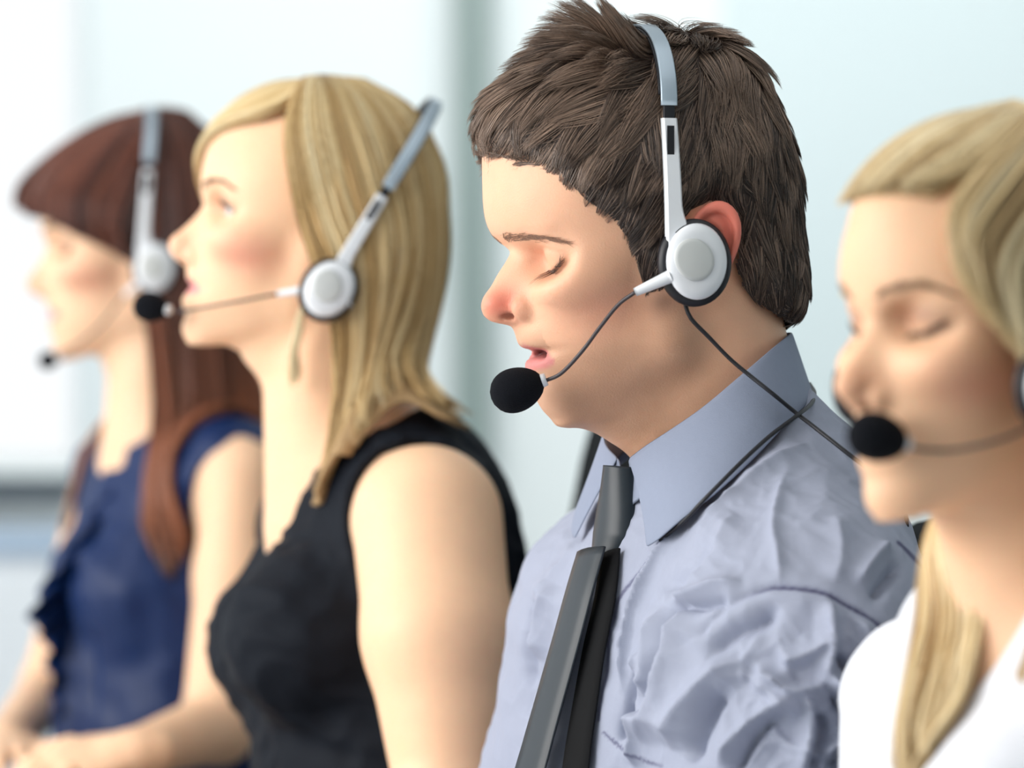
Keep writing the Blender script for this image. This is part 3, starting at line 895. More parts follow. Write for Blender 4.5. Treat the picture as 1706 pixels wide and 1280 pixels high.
# ================================================================ HEADSETS
hs_white = material('headset_white', srgb(232, 236, 242), rough=0.28, spec=0.5, coat=0.3)
hs_silver = material('headset_silver', srgb(176, 192, 206), rough=0.3, metal=0.35)
hs_grey = material('headset_plate_grey', srgb(204, 208, 208), rough=0.4)
hs_black = material('headset_black', srgb(16, 17, 26), rough=0.5)
hs_foam = material('foam_black', srgb(9, 12, 20), rough=0.95, bump=1.0, bscale=1400, spec=0.2)
hs_cable = material('cable_grey', srgb(58, 52, 56), rough=0.45)

def extrude_poly(poly, z0, z1, bev=0.0):
    poly = np.asarray(poly, float); n = len(poly); c = poly.mean(0)
    rings = [(1.0, z0), (1.0, z1)] if not bev else [(1.0, z0), (1.0, z1 - bev), (None, z1)]
    V = []
    for s, z in rings:
        q = poly if s is not None else c + (poly - c) * (1 - bev / (np.abs(poly - c).max()) * 0.9)
        V.append(np.column_stack([q, np.full(n, z)]))
    k = len(V); V = np.vstack(V); Fs = []
    for i in range(k - 1):
        for j in range(n): Fs.append((i * n + j, i * n + (j + 1) % n, (i + 1) * n + (j + 1) % n, (i + 1) * n + j))
    Fs.append(tuple(range(n))[::-1]); Fs.append(tuple(range((k - 1) * n, k * n)))
    return V, Fs
def tube(pts, r, n=40, k=10, taper=None):
    c = catmull(pts, n); sc = None if taper is None else np.interp(np.linspace(0, 1, n), np.linspace(0, 1, len(taper)), taper)
    return sweep(c, circle(r, k), up=(0.31, 0.2, 0.93), scale=sc)

def headset(label, HS, half, cupb, cupu, l0, top, armx, mic_pts, mic_c, mic_r, mic_dir, clip, cable_pts=(), armlen=88, band_top=None):
    """HS frame: f forward, l sideways, u up along the arm; half = half width at the band's sides; cup centre (cupb,cupu)"""
    g = 'call centre headsets'
    root = thing('headset', label, 'headset', tuple(HS.w((cupb, l0, cupu)) / 1000), g)
    put = lambda name, V, Fs, m, par=root, smooth=True: mesh_obj(name, HS.w(V), Fs, m, par, smooth)
    b0 = cupb + armx
    arm0, arm1 = cupu + 14, cupu + armlen
    # band: arch through the two arm tops
    a = np.linspace(0, math.pi, 61)
    hw = lambda u: l0 - 4 - 10 * ((u - cupu) / armlen) ** 2
    la = hw(arm1)
    c = np.stack([np.full(61, b0), la * np.sign(np.cos(a)) * np.abs(np.cos(a)) ** 0.82, arm1 + 8 + (top - arm1 - 8) * np.sin(a) ** 0.92], 1)
    outn = np.stack([np.zeros(61), np.cos(a), np.sin(a)], 1)
    def strip(c, w, h, upv, off=0.0):
        c = c + upv * off
        return sweep(c, rrect(w, h, min(w, h) * 0.45, 3), up=upv)
    V, Fs = strip(c, 10.5, 2.2, outn, 0.8); put('headband', V, Fs, hs_silver)
    V, Fs = strip(c[2:-2], 12.5, 1.8, outn[2:-2], -1.4); put('headband_pad', V, Fs, hs_black)
    for sd in (1, -1):
        # slider rod between band and arm
        rod = [(b0, sd * hw(arm1 - 26), arm1 - 26), (b0, sd * hw(arm1 - 4), arm1 - 4), (b0, sd * (la), arm1 + 12)]
        V, Fs = sweep(catmull(rod, 8), rrect(7.5, 2.6, 1.0, 3), up=(0, sd, 0)); put('slider', V, Fs, hs_black)
        # arm plate running down into the cup
        us = np.linspace(arm1, cupu - 2, 26)
        left = np.full(26, b0 + 4.9); t = (arm1 - us) / (arm1 - cupu + 2)
        right = b0 - 4.9 - 1.5 * t - 20 * np.clip((t - 0.58) / 0.42, 0, 1) ** 1.8
        prof = []
        for u_, xl, xr in zip(us, left, right):
            o = hw(u_) if u_ > cupu + 12 else hw(cupu + 12)
            prof.append([(xl, o + 1.6), (xl - 1.2, o + 3.2), (xr + 1.2, o + 3.2), (xr, o + 1.6), (xr, o - 1.4), (xl, o - 1.4)])
        A = np.array(prof); n = len(us)
        V = np.stack([A[..., 0], sd * A[..., 1], np.repeat(us[:, None], 6, 1)], -1).reshape(-1, 3)
        Fs = [((i * 6 + j), (i * 6 + (j + 1) % 6), ((i + 1) * 6 + (j + 1) % 6), ((i + 1) * 6 + j)) for i in range(n - 1) for j in range(6)]
        Fs += [tuple(range(6)), tuple(range((n - 1) * 6, n * 6))]
        if sd < 0: Fs = [f[::-1] for f in Fs]
        arm = put('arm', V, Fs, hs_white, smooth=False)
        # dark window in the arm
        o = hw(arm1 - 20) + 3.2
        V, Fs = extrude_poly(np.array([(-2.3, -9), (2.3, -9), (2.3, 9), (-2.3, 9)]), 0, 0.5)
        V = np.stack([b0 + 0.9 + V[:, 0], sd * (o + V[:, 2]), arm1 - 14 + V[:, 1]], 1); put('arm_slot', V, Fs, hs_black, arm, False)
        # cup, oval, and cushion
        def oval(prof, cx, cu, ry, tilt=0.0, base=l0):
            V, Fs = lathe(prof, 44); a_ = math.radians(tilt); x = V[:, 0]; y = V[:, 1] * ry
            return np.stack([cx + x * math.cos(a_) - y * math.sin(a_), sd * (base + V[:, 2]), cu + x * math.sin(a_) + y * math.cos(a_)], 1), Fs
        V, Fs = oval([(0.1, -2), (18, -2), (19.2, -1), (19.4, 1.5), (18.0, 3.6), (14, 5.0), (8, 5.6), (0.1, 5.8)], cupb, cupu, 1.22); cup = put('ear_cup', V, Fs, hs_white)
        V, Fs = oval([(0.1, 0), (11.5, 0), (12.4, 0.6), (12.2, 1.4), (10, 2.1), (0.1, 2.4)], cupb + 3, cupu + 1, 1.1, -38, l0 + 5.0); put('cup_plate', V, Fs, hs_grey, cup)
        V, Fs = oval([(0.1, -12), (17, -12.5), (21.5, -10.5), (23.6, -7), (23.4, -3.5), (21.0, -1.2), (0.1, -1)], cupb - 0.5, cupu - 0.5, 1.16); put('ear_cushion', V, Fs, hs_black)
    # vent dots on the near cup
    dots = []
    for k in range(9):
        an = math.radians(52 + (k % 5) * 11 + (k // 5) * 6); r = 15.5 - (k // 5) * 2.4
        Vd, Fd = lathe([(0.55, 0), (0.55, 0.5)], 8); dots.append((np.stack([cupb - r * math.cos(an) * 0.95 + Vd[:, 0], l0 + 4.4 + Vd[:, 2] - (r - 13) * 0.25, cupu + r * math.sin(an) * 1.1 + Vd[:, 1]], 1), Fd))
    # microphone boom
    mic_pts = [np.array(q, float) for q in mic_pts]
    V, Fs = tube([clip[0], clip[1]], 3.4, 14, 10, [1.25, 0.8]); put('boom_clip', V, Fs, hs_white)
    V, Fs = tube([clip[1]] + mic_pts, 1.25, 60, 8); put('boom', V, Fs, hs_cable)
    md = np.array(mic_dir, float); md /= np.linalg.norm(md); mc = np.array(mic_c, float)
    V, Fs = lathe([(0.1, -mic_r * 1.25)] + [(mic_r * math.sqrt(max(0.0, 1 - (z / 1.25) ** 2)) * (1 + 0.10 * z), z * mic_r) for z in np.linspace(-1.2, 1.2, 15)] + [(0.1, mic_r * 1.25)], 28)
    M = axes(md); V = mc + V[:, 2:3] * M[:, 0] + V[:, 0:1] * M[:, 1] + V[:, 1:2] * M[:, 2]
    mic = put('microphone', V, Fs, hs_foam)
    e = mc - md * mic_r * 1.16
    V, Fs = lathe([(0.1, -2.5), (4.0, -3), (4.4, 0), (3.8, 4.0), (0.1, 4.0)], 20); V = e + V[:, 2:3] * M[:, 0] + V[:, 0:1] * M[:, 1] + V[:, 1:2] * M[:, 2]
    put('microphone_collar', V, Fs, hs_white, mic)
    for pts in cable_pts:
        V, Fs = tube(pts, 1.35, 70, 8); put('cable', V, Fs, hs_black)
    return root

# the man's
MH = Pose(1082, 420, 2.31, 14, 0)
def mh(x, y, l): f, u = MH.px(x, y, l); return (f, l, u)
cb = mh(1160, 436, 90); tp = MH.px(1075, 48, 0)[1]; armx = mh(1121, 300, 85)[0] - cb[0]
def sh(x, y, l):     # point fixed in the torso frame, handed over in the headset frame
    f, u = MT.px(x, y, l); return MH.loc(MT.w((f, l, u)))
cab1 = [mh(1140, 500, 80), mh(1143, 512, 80), mh(1152, 532, 79), mh(1181, 562, 78), mh(1216, 598, 80), mh(1248, 625, 84), mh(1287, 656, 92), sh(1326, 688, 92), sh(1362, 716, 108), sh(1400, 746, 122), sh(1440, 778, 130), sh(1480, 812, 128), sh(1508, 850, 118), sh(1512, 960, 60)]
cab2 = [sh(1349, 640, -20), sh(1357, 655, 10), sh(1352, 672, 60), sh(1330, 691, 96), sh(1287, 723, 106), sh(1252, 754, 112), sh(1216, 789, 114), sh(1170, 836, 108), sh(1140, 868, 92), sh(1100, 900, 68)]
headset('white and silver headset on the short-haired man, black foam microphone at his chin', MH, 80, cb[0], cb[2], 90, tp, armx,
        [mh(1030, 508, 74), mh(1000, 545, 68), mh(970, 585, 62), mh(935, 622, 50), mh(905, 636, 40)], mh(862, 649, 36), 14.0, np.array(mh(846, 654, 34)) - np.array(mh(880, 642, 38)),
        (mh(1118, 460, 90), mh(1058, 487, 82)), (cab1, cab2), armlen=(437 - 205) / 2.6)
# ================================================================ THE WOMEN
BL = Pose(522, 408, 2.80, 8, 7, 0, 0.93)
bl_prof = [(352, 232), (344, 250), (339, 268), (336, 285), (335, 303), (335, 318), (337, 330), (339, 341), (334, 351), (325, 361), (313, 373), (299, 386), (288, 397), (283, 407),
           (284, 418), (290, 429), (299, 437), (309, 443), (311, 449), (310, 456), (311, 464), (314, 470), (322, 475), (318, 479), (311, 487), (305, 496), (303, 503), (306, 513), (310, 523), (308, 530),
           (304, 538), (303, 547), (304, 557), (309, 567), (320, 577)]
def female_head(pose, open_eye, q=None):
    h = Head(pose, bl_prof if q is None else q, nas=7, sub=18, lab=28, male=False, eye=(74, 31, 10), open_eye=open_eye, lipw=21, width=0.95, noseW=(7, 10.5), lm=None if q is None else True)
    if q is None:
        e = pose.px(401, 351, 31); h.eye = (e[0], 31, e[1])
        a = pose.px(330, 430, 12); h.ala = (a[0], 11.5, a[1]); n = pose.px(312, 437, 7); h.nos = (n[0], 6.5, n[1])
    return h
BH = female_head(BL, True)
LIPU_F = BL.px(322, 475)[1]

class Torso:
    def __init__(s, pose, ch, wa, chr_, war, sn, sf, bust, neck_r=50, trap=0):
        s.T = pose
        pt = lambda q: np.array([*pose.px(q[0], q[1], q[2])])[[0, 0, 1]] * (1, 0, 1) + np.array([0, q[2], 0])
        s.pt = pt
        s.ch, s.wa, s.sn, s.sf = pt(ch), pt(wa), pt(sn), pt(sf); s.chr, s.war = chr_, war; s.bust = [pt(b[:3]) for b in bust]; s.br = bust[0][3]
    def trunk(s, t, off=0.0):
        d = ell(t, s.ch, s.chr)
        d = smin(d, ell(t, (s.ch + s.wa) / 2, (np.array(s.chr) + s.war) / 2 * (0.97, 0.97, 1)), 50)
        d = smin(d, ell(t, s.wa, s.war), 50)
        for sh in (s.sn, s.sf):
            sg = 1 if sh[1] > 0 else -1
            d = smin(d, cone(t, (-16, sg * 18, -18), (sh[0] - 6, sh[1] * 0.78, sh[2] + 12), 40, 34), 36)
            d = smin(d, cone(t, (sh[0] - 8, sh[1] * 0.5, sh[2] - 15), (sh[0] - 2, sh[1] * 0.85, sh[2] - 4), 46, 40), 36)
        for b in s.bust:
            d = smin(d, ell(t, b, (s.br * 0.95, s.br, s.br)), 34)
        return d - off

def push_out(S, pose, fn, marg, dep=None):
    """lift curve points that lie inside the body or clothes back onto the surface"""
    sh = S.shape; Wp = pose.w(S.reshape(-1, 3)); idx = np.where(S.reshape(-1, 3)[:, 2] < -70)[0]
    mg = np.full(len(Wp), marg) if dep is None else marg + np.repeat(dep * 0.5, sh[1])
    hd = getattr(fn, 'head', None)
    if hd is not None:
        L3 = S.reshape(-1, 3); i2 = np.where(L3[:, 2] > -75)[0]
        mg2 = np.full(len(i2), 5.0) if dep is None else 6.5 + np.repeat(dep * 0.8, sh[1])[i2]
        for _ in range(2):
            q = pose.loc(Wp[i2]).astype(np.float32); v = hd.base(q); m = v < mg2
            if not m.any(): break
            g = grad(hd.base, q[m], 2.0); Wp[i2[m]] += ((g * (mg2[m] - v[m])[:, None]) * pose.s) @ pose.R; i2 = i2[m]; mg2 = mg2[m]
    for _ in range(4):
        q = Wp[idx].astype(np.float32); v = fn(q); m = v < mg[idx]
        if not m.any(): break
        g = grad(fn, q[m], 2.0); Wp[idx[m]] += g * (mg[idx[m]] - v[m])[:, None]; idx = idx[m]
    return pose.loc(Wp).reshape(sh)
def body_guard(TT, arms, off=6.0, ra=2.0, head=None):
    def fn(p):
        d = TT.trunk(TT.T.loc(p).astype(np.float32), off)
        for a in arms:
            for (q0, r0), (q1, r1) in zip(a[:-1], a[1:]): d = smin(d, cone(p, q0, q1, r0 + ra, r1 + ra), 10)
        return d
    fn.head = head
    return fn
def hair_guides(name, pose, guides, n, width, colf, mat, parent, rng, m=26, jit=5.0, thick=9.0, clumps=90, under=None, sheet=True, wig=3.0, ragged=0.12, avoid=None, tip=None):
    """strands and a lining that follow an ordered fan of guide curves (head-local mm)"""
    G = np.stack([catmull(g, m) for g in guides])         # g,m,3
    # cubic resample across guides
    K = 8 * (len(G) - 1) + 1
    X = np.stack([catmull(G[:, j], 200)[np.linspace(0, 199, K).astype(int)] if len(G) > 2 else G[0, j] * (1 - np.linspace(0, 1, K)[:, None]) + G[-1, j] * np.linspace(0, 1, K)[:, None] for j in range(m)], 1)  # K,m,3
    ax = np.array([0, 0, 1.0])
    cen = X.mean(0); 
    tK = np.gradient(X, axis=0); tm = np.gradient(X, axis=1); N = np.cross(tK, tm); N /= ln(N)[..., None] + 1e-9
    ref = X - np.array([0, 0, 0]); ref[..., 2] *= 0.3
    N *= np.sign((N * ref).sum(-1, keepdims=True) + 1e-9)
    root = None
    if sheet:
        Sx = X - N * (thick * 0.55)
        if avoid is not None: Sx = push_out(Sx, pose, avoid, 3.0)
        idx = np.arange(K * m).reshape(K, m)
        Fq = np.stack([idx[:-1, :-1], idx[:-1, 1:], idx[1:, 1:], idx[1:, :-1]], -1).reshape(-1, 4)
        root = mesh_obj(name, pose.w(Sx.reshape(-1, 3)), Fq, under, parent, True)
        solid(root, 3.5)
    u = rng.random(n) * (K - 1); cid = (u / (K - 1) * clumps).astype(int)
    cu = (cid + 0.5) / clumps * (K - 1)
    pull = np.linspace(0.1, 0.75, m)[None, :]
    uu = u[:, None] * (1 - pull) + cu[:, None] * pull
    i0 = np.clip(uu.astype(int), 0, K - 2); fr = (uu - i0)[..., None]; jj = np.arange(m)[None, :].repeat(n, 0)
    S = X[i0, jj] * (1 - fr) + X[i0 + 1, jj] * fr; Nn = N[i0, jj]
    cph = rng.normal(0, 1, (clumps + 1, 3)); cf = 0.5 + rng.random(clumps + 1)
    tt = np.linspace(0, 1, m)
    dep = rng.random(n) ** 0.7 * thick
    S = S + Nn * (dep[:, None] - thick * 0.5 + cph[cid, 0][:, None] * 2.0 * tt)[..., None]
    wv = np.sin(tt[None] * 6.28 * cf[cid][:, None] * 1.6 + cph[cid, 1][:, None] * 3)[..., None] * wig * tt[None, :, None]
    tK2 = tK / (ln(tK)[..., None] + 1e-9)
    S = S + tK2[i0, jj] * wv + (rng.normal(0, 1, (n, 1, 3)) * jit * 0.25) * tt[None, :, None] ** 0.7
    # uneven ends
    cutl = 1 - ragged * rng.random(n) - ragged * 0.8 * rng.random(clumps + 1)[cid]
    src = np.linspace(0, 1, m)
    pos = cutl[:, None] * src[None] * (m - 1); a = np.clip(pos.astype(int), 0, m - 2); f2 = (pos - a)[..., None]
    ar = np.arange(n)[:, None]
    S = S[ar, a] * (1 - f2) + S[ar, a + 1] * f2
    if avoid is not None: S = push_out(S, pose, avoid, 4.0, dep)
    col = colf(u / (K - 1), cid, rng, n)
    o = strands_mesh(name + '_strands' if root else name, pose.w(S.reshape(-1, 3)).reshape(S.shape), width * (0.7 + 0.6 * rng.random(n)), mat, root or parent, col, taper=0.7, tip=tip)
    return root or o
def tones(cols, seed, amp=1.0):
    cols = np.array(cols)
    r = np.random.default_rng(seed); tab = r.random(400)
    def f(u, cid, rng, n):
        base = tab[cid % 400] * 0.7 + 0.3 * rng.random(n)
        low = 0.5 + 0.5 * np.sin(u * 37 + seed) * np.sin(u * 17 + 2 * seed)
        x = np.clip(base * 0.6 + low * 0.4, 0, 0.999) * (len(cols) - 1)
        i = x.astype(int); fr = (x - i)[:, None]
        return (cols[i] * (1 - fr) + cols[i + 1] * fr) * (0.9 + 0.2 * rng.random((n, 1)))
    return f
def gl(pose, pts):
    return [np.array([*pose.px(x, y, l)])[[0, 0, 1]] * (1, 0, 1) + np.array([0, l, 0]) for x, y, l in pts]
def mirror(gs): return [[np.array([q[0], -q[1], q[2]]) for q in g] for g in gs]

def scalp_cap(name, head, pose, line, th, mat, parent, w=(-125, -100, -90), hi=(130, 100, 160), res=3.5):
    """close layer of hair on the skull inside the outline `line` (f,u)"""
    def fn(q):
        hlx = poly_sd(q[:, 0], q[:, 2], line)
        return head.base(q) - (th * sstep(-hlx, -1, 12) - 7 * sstep(hlx, -3, 3))
    V, Fq = surface_nets(lambda p: fn(p.astype(np.float32)), w, hi, res)
    keep = poly_sd(V[:, 0], V[:, 2], line) < -1.0
    fk = keep[Fq].all(1); Fq = Fq[fk]; used = np.unique(Fq); mp = -np.ones(len(V), int); mp[used] = np.arange(len(used))
    return mesh_obj(name, pose.w(V[used]), mp[Fq], mat, parent, True)

def woman_body(head, HP, TT, neck_top, neck_bot, nr, arms, hands, inset=3.0, extra=None):
    def fn(p):
        h = HP.loc(p).astype(np.float32); t = TT.T.loc(p).astype(np.float32)
        d = head(h) * HP.s
        nk = cone(t, TT.T.loc(HP.w(neck_top)), neck_bot, nr, nr + 3)
        d = smin(d, nk, 14)
        d = smin(d, cone(h, (4, 0, -42), (26, 0, -86), 34, 24) * HP.s, 20)
        d = smin(d, TT.trunk(t, -inset), 26)
        for a in arms:
            da = None
            for (q0, r0), (q1, r1) in zip(a[:-1], a[1:]):
                c = cone(p, q0, q1, r0, r1); da = c if da is None else smin(da, c, 14)
            d = smin(d, da, 20)
        for hd in hands: d = smin(d, hand_sdf(p, **hd), 8)
        return d
    return fn

# ---------------------------------------------------------------- the blonde woman
TB = Torso(Pose(575, 735, 2.80, 18, 0), (655, 985, 0), (640, 1420, 0), (96, 128, 150), (90, 118, 150), (712, 868, 146), (515, 880, -146), [(500, 1060, 62, 56), (470, 1070, -62, 56)])
SB = TB.T.w(TB.sn); SBf = TB.T.w(TB.sf)
EB = P(758, 1345, 2.60); WB = P(560, 1485, 2.50)
EBf = P(520, 1400, 2.98); WBf = P(380, 1385, 2.85)
arms_b = [[(SB, 56), (P(730, 1060, 2.625), 54), (EB, 41), (WB, 26)], [(SBf, 42), (EBf, 36), (WBf, 25)]]
hands_b = [dict(w=WB, fdir=(-1, 0.1, -0.02), up=(0, 0, 1), s=0.9, thumb=-1, curl=0.4), dict(w=WBf, fdir=(-1, -0.1, -0.02), up=(0, 0, 1), s=0.9, thumb=1, curl=0.4)]
fnb = woman_body(BH, BL, TB, (-14, 0, -40), (10, 0, -60), 49, arms_b, hands_b)
V, Fq = surface_nets(fnb, (-420, 2280, 560), (130, 3160, 1400), 3.0)
skin_f = material('skin_fair', vcol=True, rough=0.5, sss=0.25, noise=0.05, nscale=60, spec=0.35)
SKF = srgb(246, 202, 166)
col = skin_tone(BL.loc(V), BH, SKF, srgb(236, 148, 130), srgb(224, 150, 148), False, lipc=(LIPU_F, 24, 7, 9))
blonde = thing('person', 'blonde woman in a sleeveless black dress, behind the man with the tie', 'person', loc=tuple(TB.T.w((0, 0, -300)) / 1000))
mesh_obj('body', V, Fq, skin_f, blonde, True, col)

def eyes(head, pose, parent, iris, gaze=(1, 0, 0)):
    wm = material('eye_white', srgb(232, 228, 224), rough=0.15, coat=0.6); im = material('iris', iris, rough=0.2, coat=0.8); pm = material('pupil', (0.01, 0.01, 0.01), rough=0.15)
    g = np.array(gaze, float); g /= np.linalg.norm(g)
    for sd in (1, -1):
        ef, el, eu = head.eye; c = np.array([ef + 0.6, sd * el, eu])
        th = np.linspace(0, math.pi, 20); V, Fs = lathe([(max(0.05, 12.2 * math.sin(t)), 12.2 * math.cos(t)) for t in th], 28)
        e = mesh_obj('eye', pose.w(c + V), Fs, wm, parent)
        M = axes(g)
        for nm, r, z, mt in (('iris', 5.6, 11.2, im), ('pupil', 2.4, 12.15, pm)):
            V, Fs = lathe([(r, z - 0.3), (r * 0.98, z), (r * 0.5, math.sqrt(12.35 ** 2 - (r * 0.5) ** 2) if nm == 'iris' else z + 0.25), (0.05, 12.4 if nm == 'iris' else z + 0.3)], 24)
            mesh_obj(nm, pose.w(c + V[:, 2:3] * M[:, 0] + V[:, 0:1] * M[:, 1] + V[:, 1:2] * M[:, 2]), Fs, mt, e)
eyes(BH, BL, blonde, srgb(96, 120, 140))
hair_b = material('hair_blonde', vcol=True, rough=0.38, spec=0.5); hair_bu = material('hair_blonde_under', srgb(168, 138, 98), rough=0.7, noise=0.25, nscale=40)
def face_hairs(head, pose, parent, bcol, lcol, mat):
    ef, el, eu = head.eye
    brow = [(el + x, eu + 19 + y) for x, y in ((-19, -3), (-10, 0.5), (0, 2.5), (10, 2.5), (20, -3.5))]
    brow_hairs('eyebrow', head, pose, brow, 3.4, mat, bcol, 200, parent, rng, wid=0.4, fan=0.2, lift=0.1, length=5)
    y0 = 4.2 if head.open_eye else -6.5
    k = -0.025 if head.open_eye else 0.016
    lash = [(el + x, eu + y0 + k * (x + (0 if head.open_eye else 6)) ** 2) for x in (-12, -8, -4, 0, 4, 8, 12)]
    brow_hairs('eyelashes', head, pose, lash, 0.4, mat, lcol, 90, parent, rng, length=6.5, wid=0.45, fan=1.2 if head.open_eye else -1.0, lift=1.8)
face_hairs(BH, BL, blonde, srgb(120, 92, 70), srgb(44, 34, 32), hair_b)
capline = np.array([BL.px(x, y, l) for x, y, l in ((345, 215, 0), (400, 196, 30), (470, 188, 55), (492, 300, 62), (512, 390, 65), (530, 450, 65), (580, 520, 60), (640, 600, 40), (760, 600, 0), (800, 300, 0), (700, 60, 0), (450, 60, 0), (330, 150, 0))])
scalp_cap('hair_roots', BH, BL, capline, 9, hair_bu, blonde)
near_b = [
 [(505, 150, 20), (484, 195, 50), (479, 250, 64), (490, 320, 72), (508, 390, 78), (530, 450, 83), (553, 520, 84), (562, 590, 80), (560, 680, 80), (548, 760, 88), (516, 838, 92)],
 [(530, 142, 15), (530, 200, 60), (535, 260, 74), (545, 340, 82), (560, 420, 88), (575, 500, 90), (583, 580, 86), (580, 660, 84), (568, 740, 92), (530, 832, 96)],
 [(560, 137, 10), (580, 200, 62), (592, 270, 78), (600, 350, 86), (608, 430, 90), (612, 510, 90), (612, 590, 88), (611, 640, 90), (602, 690, 100), (578, 750, 108)],
 [(585, 137, 8), (630, 200, 52), (650, 270, 70), (658, 350, 80), (660, 430, 84), (655, 510, 84), (648, 580, 86), (650, 630, 94), (664, 664, 106)],
 [(600, 139, 5), (660, 182, 30), (695, 240, 46), (708, 310, 56), (710, 400, 62), (700, 490, 66), (685, 565, 70), (688, 615, 80), (712, 655, 94), (752, 688, 108)],
 [(605, 141, 0), (684, 188, 4), (722, 262, 6), (737, 360, 8), (736, 440, 10), (722, 520, 14), (706, 585, 24), (700, 630, 40), (728, 668, 62), (790, 704, 80)]]
near_b = [gl(BL, g) for g in near_b]
blc = [srgb(128, 96, 58), srgb(180, 142, 88), srgb(222, 190, 134), srgb(242, 222, 176), srgb(252, 242, 214)]
rb = np.random.default_rng(21)
GB = body_guard(TB, arms_b, head=BH)
hb = hair_guides('hair', BL, near_b, 5200, 1.0, tones(blc, 3), hair_b, blonde, rb, thick=11, clumps=110, under=hair_bu, wig=4, avoid=GB)
far_b = mirror(near_b[::-1])
for g in far_b[-2:]:
    for i, q in enumerate(g):
        if i > 2: q[0] -= 6
hair_guides('hair_side', BL, far_b, 2200, 1.3, tones(blc, 5), hair_b, hb, rb, thick=10, clumps=50, under=hair_bu)
fr_b = [gl(BL, g) for g in (
 [(508, 146, 28), (484, 166, 50), (450, 184, 52), (412, 200, 42), (380, 220, 24), (358, 246, 2), (346, 272, -14)],
 [(512, 140, 16), (450, 158, 22), (402, 190, 10), (368, 222, -6), (352, 258, -22), (352, 300, -38), (366, 350, -56)],
 [(516, 137, 8), (450, 148, 6), (395, 178, -6), (358, 215, -14), (343, 255, -28), (342, 300, -44), (356, 350, -62)],
 [(520, 135, 0), (460, 142, -10), (410, 165, -24), (375, 200, -36), (360, 250, -50), (362, 310, -64), (372, 370, -76)])]
hair_guides('hair_fringe', BL, fr_b, 1300, 0.9, tones(blc[1:], 8), hair_b, hb, rb, thick=6, clumps=36, under=hair_bu, wig=2, avoid=GB)
lock_b = [gl(BL, g) for g in ([(505, 500, 74), (494, 540, 70), (488, 600, 66), (488, 650, 64)], [(512, 495, 76), (503, 540, 72), (497, 600, 68), (492, 655, 66)])]
hair_guides('hair_lock', BL, lock_b, 110, 0.9, tones(blc[2:], 9), hair_b, hb, rb, sheet=False, clumps=5, thick=3)

def cloth_from(fn, lo, hi, res, name, mat, parent, dispf=None, colr=None):
    V, Fq = surface_nets(fn, lo, hi, res)
    n = grad(fn, V, 2.0)
    if dispf is not None: V = V + n * dispf(V)[:, None]
    return mesh_obj(name, V, Fq, mat, parent, True)
def dress_sdf(p):
    t = TB.T.loc(p).astype(np.float32)
    d = TB.trunk(t, 5)
    Lb = TB.T.R[1]
    for a, R, sh in ((arms_b[0], 66, 0), (arms_b[1], 46, -34)):
        c = cone(p, a[0][0] + np.array([0, 0, 8.0]) + Lb * sh, a[1][0] + Lb * sh, R, R - 8)
        d = smax(d, -c, 4)
    # scooped neck
    sc = ell(t, (28, 0, 27), (96, 88, 57))
    d = smax(d, -sc, 4)
    return d
dress_m = material('dress_black', srgb(18, 23, 32), rough=0.7, spec=0.15, noise=0.1, nscale=200)
cloth_from(dress_sdf, (-380, 2500, 480), (120, 3150, 1130), 3.5, 'dress', dress_m, blonde, lambda V: 2.2 * (1 - np.abs(vnoise(V * np.array([1, 1, 1.6]), 70, 12)) * 1.5).clip(-1, 1) + 1.0 * vnoise(V, 40, 4))

# headset of the blonde woman: band tipped back
HB = Pose(522, 408, 2.80, 8, 32, 0, 0.93)
def hbp(x, y, l): f, u = HB.px(x, y, l); return (f, l, u)
cb = hbp(548, 482, 104)
ax_ = hbp(600, 385, 88)[0] - cb[0]
headset('white and grey headset on the blonde woman in the black dress, band tipped back', HB, 84, cb[0], cb[2], 106, 156, ax_,
        [hbp(420, 498, 74), hbp(370, 507, 64), hbp(320, 516, 46), hbp(295, 519, 34)], hbp(252, 512, 22), 12.5, np.array(hbp(240, 510, 20)) - np.array(hbp(290, 518, 32)),
        (hbp(525, 480, 94), hbp(462, 490, 82)), (), armlen=88)

# ---------------------------------------------------------------- the brunette woman
BR = Pose(238, 430, 3.40, 9, -6, 0, 0.93)
RH = female_head(BR, False, BH.q); RH.eye = BH.eye; RH.ala = BH.ala; RH.nos = BH.nos
TR = Torso(Pose(268, 712, 3.40, 30, 0), (278, 950, 0), (255, 1290, 0), (76, 120, 150), (80, 108, 140), (402, 796, 142), (185, 800, -142), [(215, 985, 50, 44), (172, 985, -50, 44)])
SR = TR.T.w(TR.sn); SRf = TR.T.w(TR.sf)
ER = P(362, 1212, 3.22); WR = P(228, 1256, 3.10)
ERf = P(85, 1150, 3.56); WRf = P(10, 1235, 3.38)
arms_r = [[(SR, 37), (P(392, 960, 3.27), 36), (ER, 32), (WR, 22)], [(SRf, 36), (ERf, 30), (WRf, 21)]]
hands_r = [dict(w=WR, fdir=(-1, -0.15, -0.06), up=(0.05, -0.45, 1), s=0.86, thumb=-1, curl=0.55), dict(w=WRf, fdir=(0.2, -1, -0.05), up=(0, 0, 1), s=0.86, thumb=1, curl=0.5)]
fnr = woman_body(RH, BR, TR, (-14, 0, -40), (8, 0, -56), 46, arms_r, hands_r)
V, Fq = surface_nets(fnr, (-620, 2900, 700), (-60, 3760, 1400), 3.0)
col = skin_tone(BR.loc(V), RH, srgb(243, 202, 168), srgb(226, 150, 126), srgb(206, 128, 124), False, lipc=(LIPU_F, 24, 7, 9))
brun = thing('person', 'brunette woman in a ruffled blue sleeveless blouse, farthest along the row', 'person', loc=tuple(TR.T.w((0, 0, -300)) / 1000))
mesh_obj('body', V, Fq, skin_f, brun, True, col)
hair_r = material('hair_auburn', vcol=True, rough=0.3, spec=0.6); hair_ru = material('hair_auburn_under', srgb(56, 34, 30), rough=0.6)
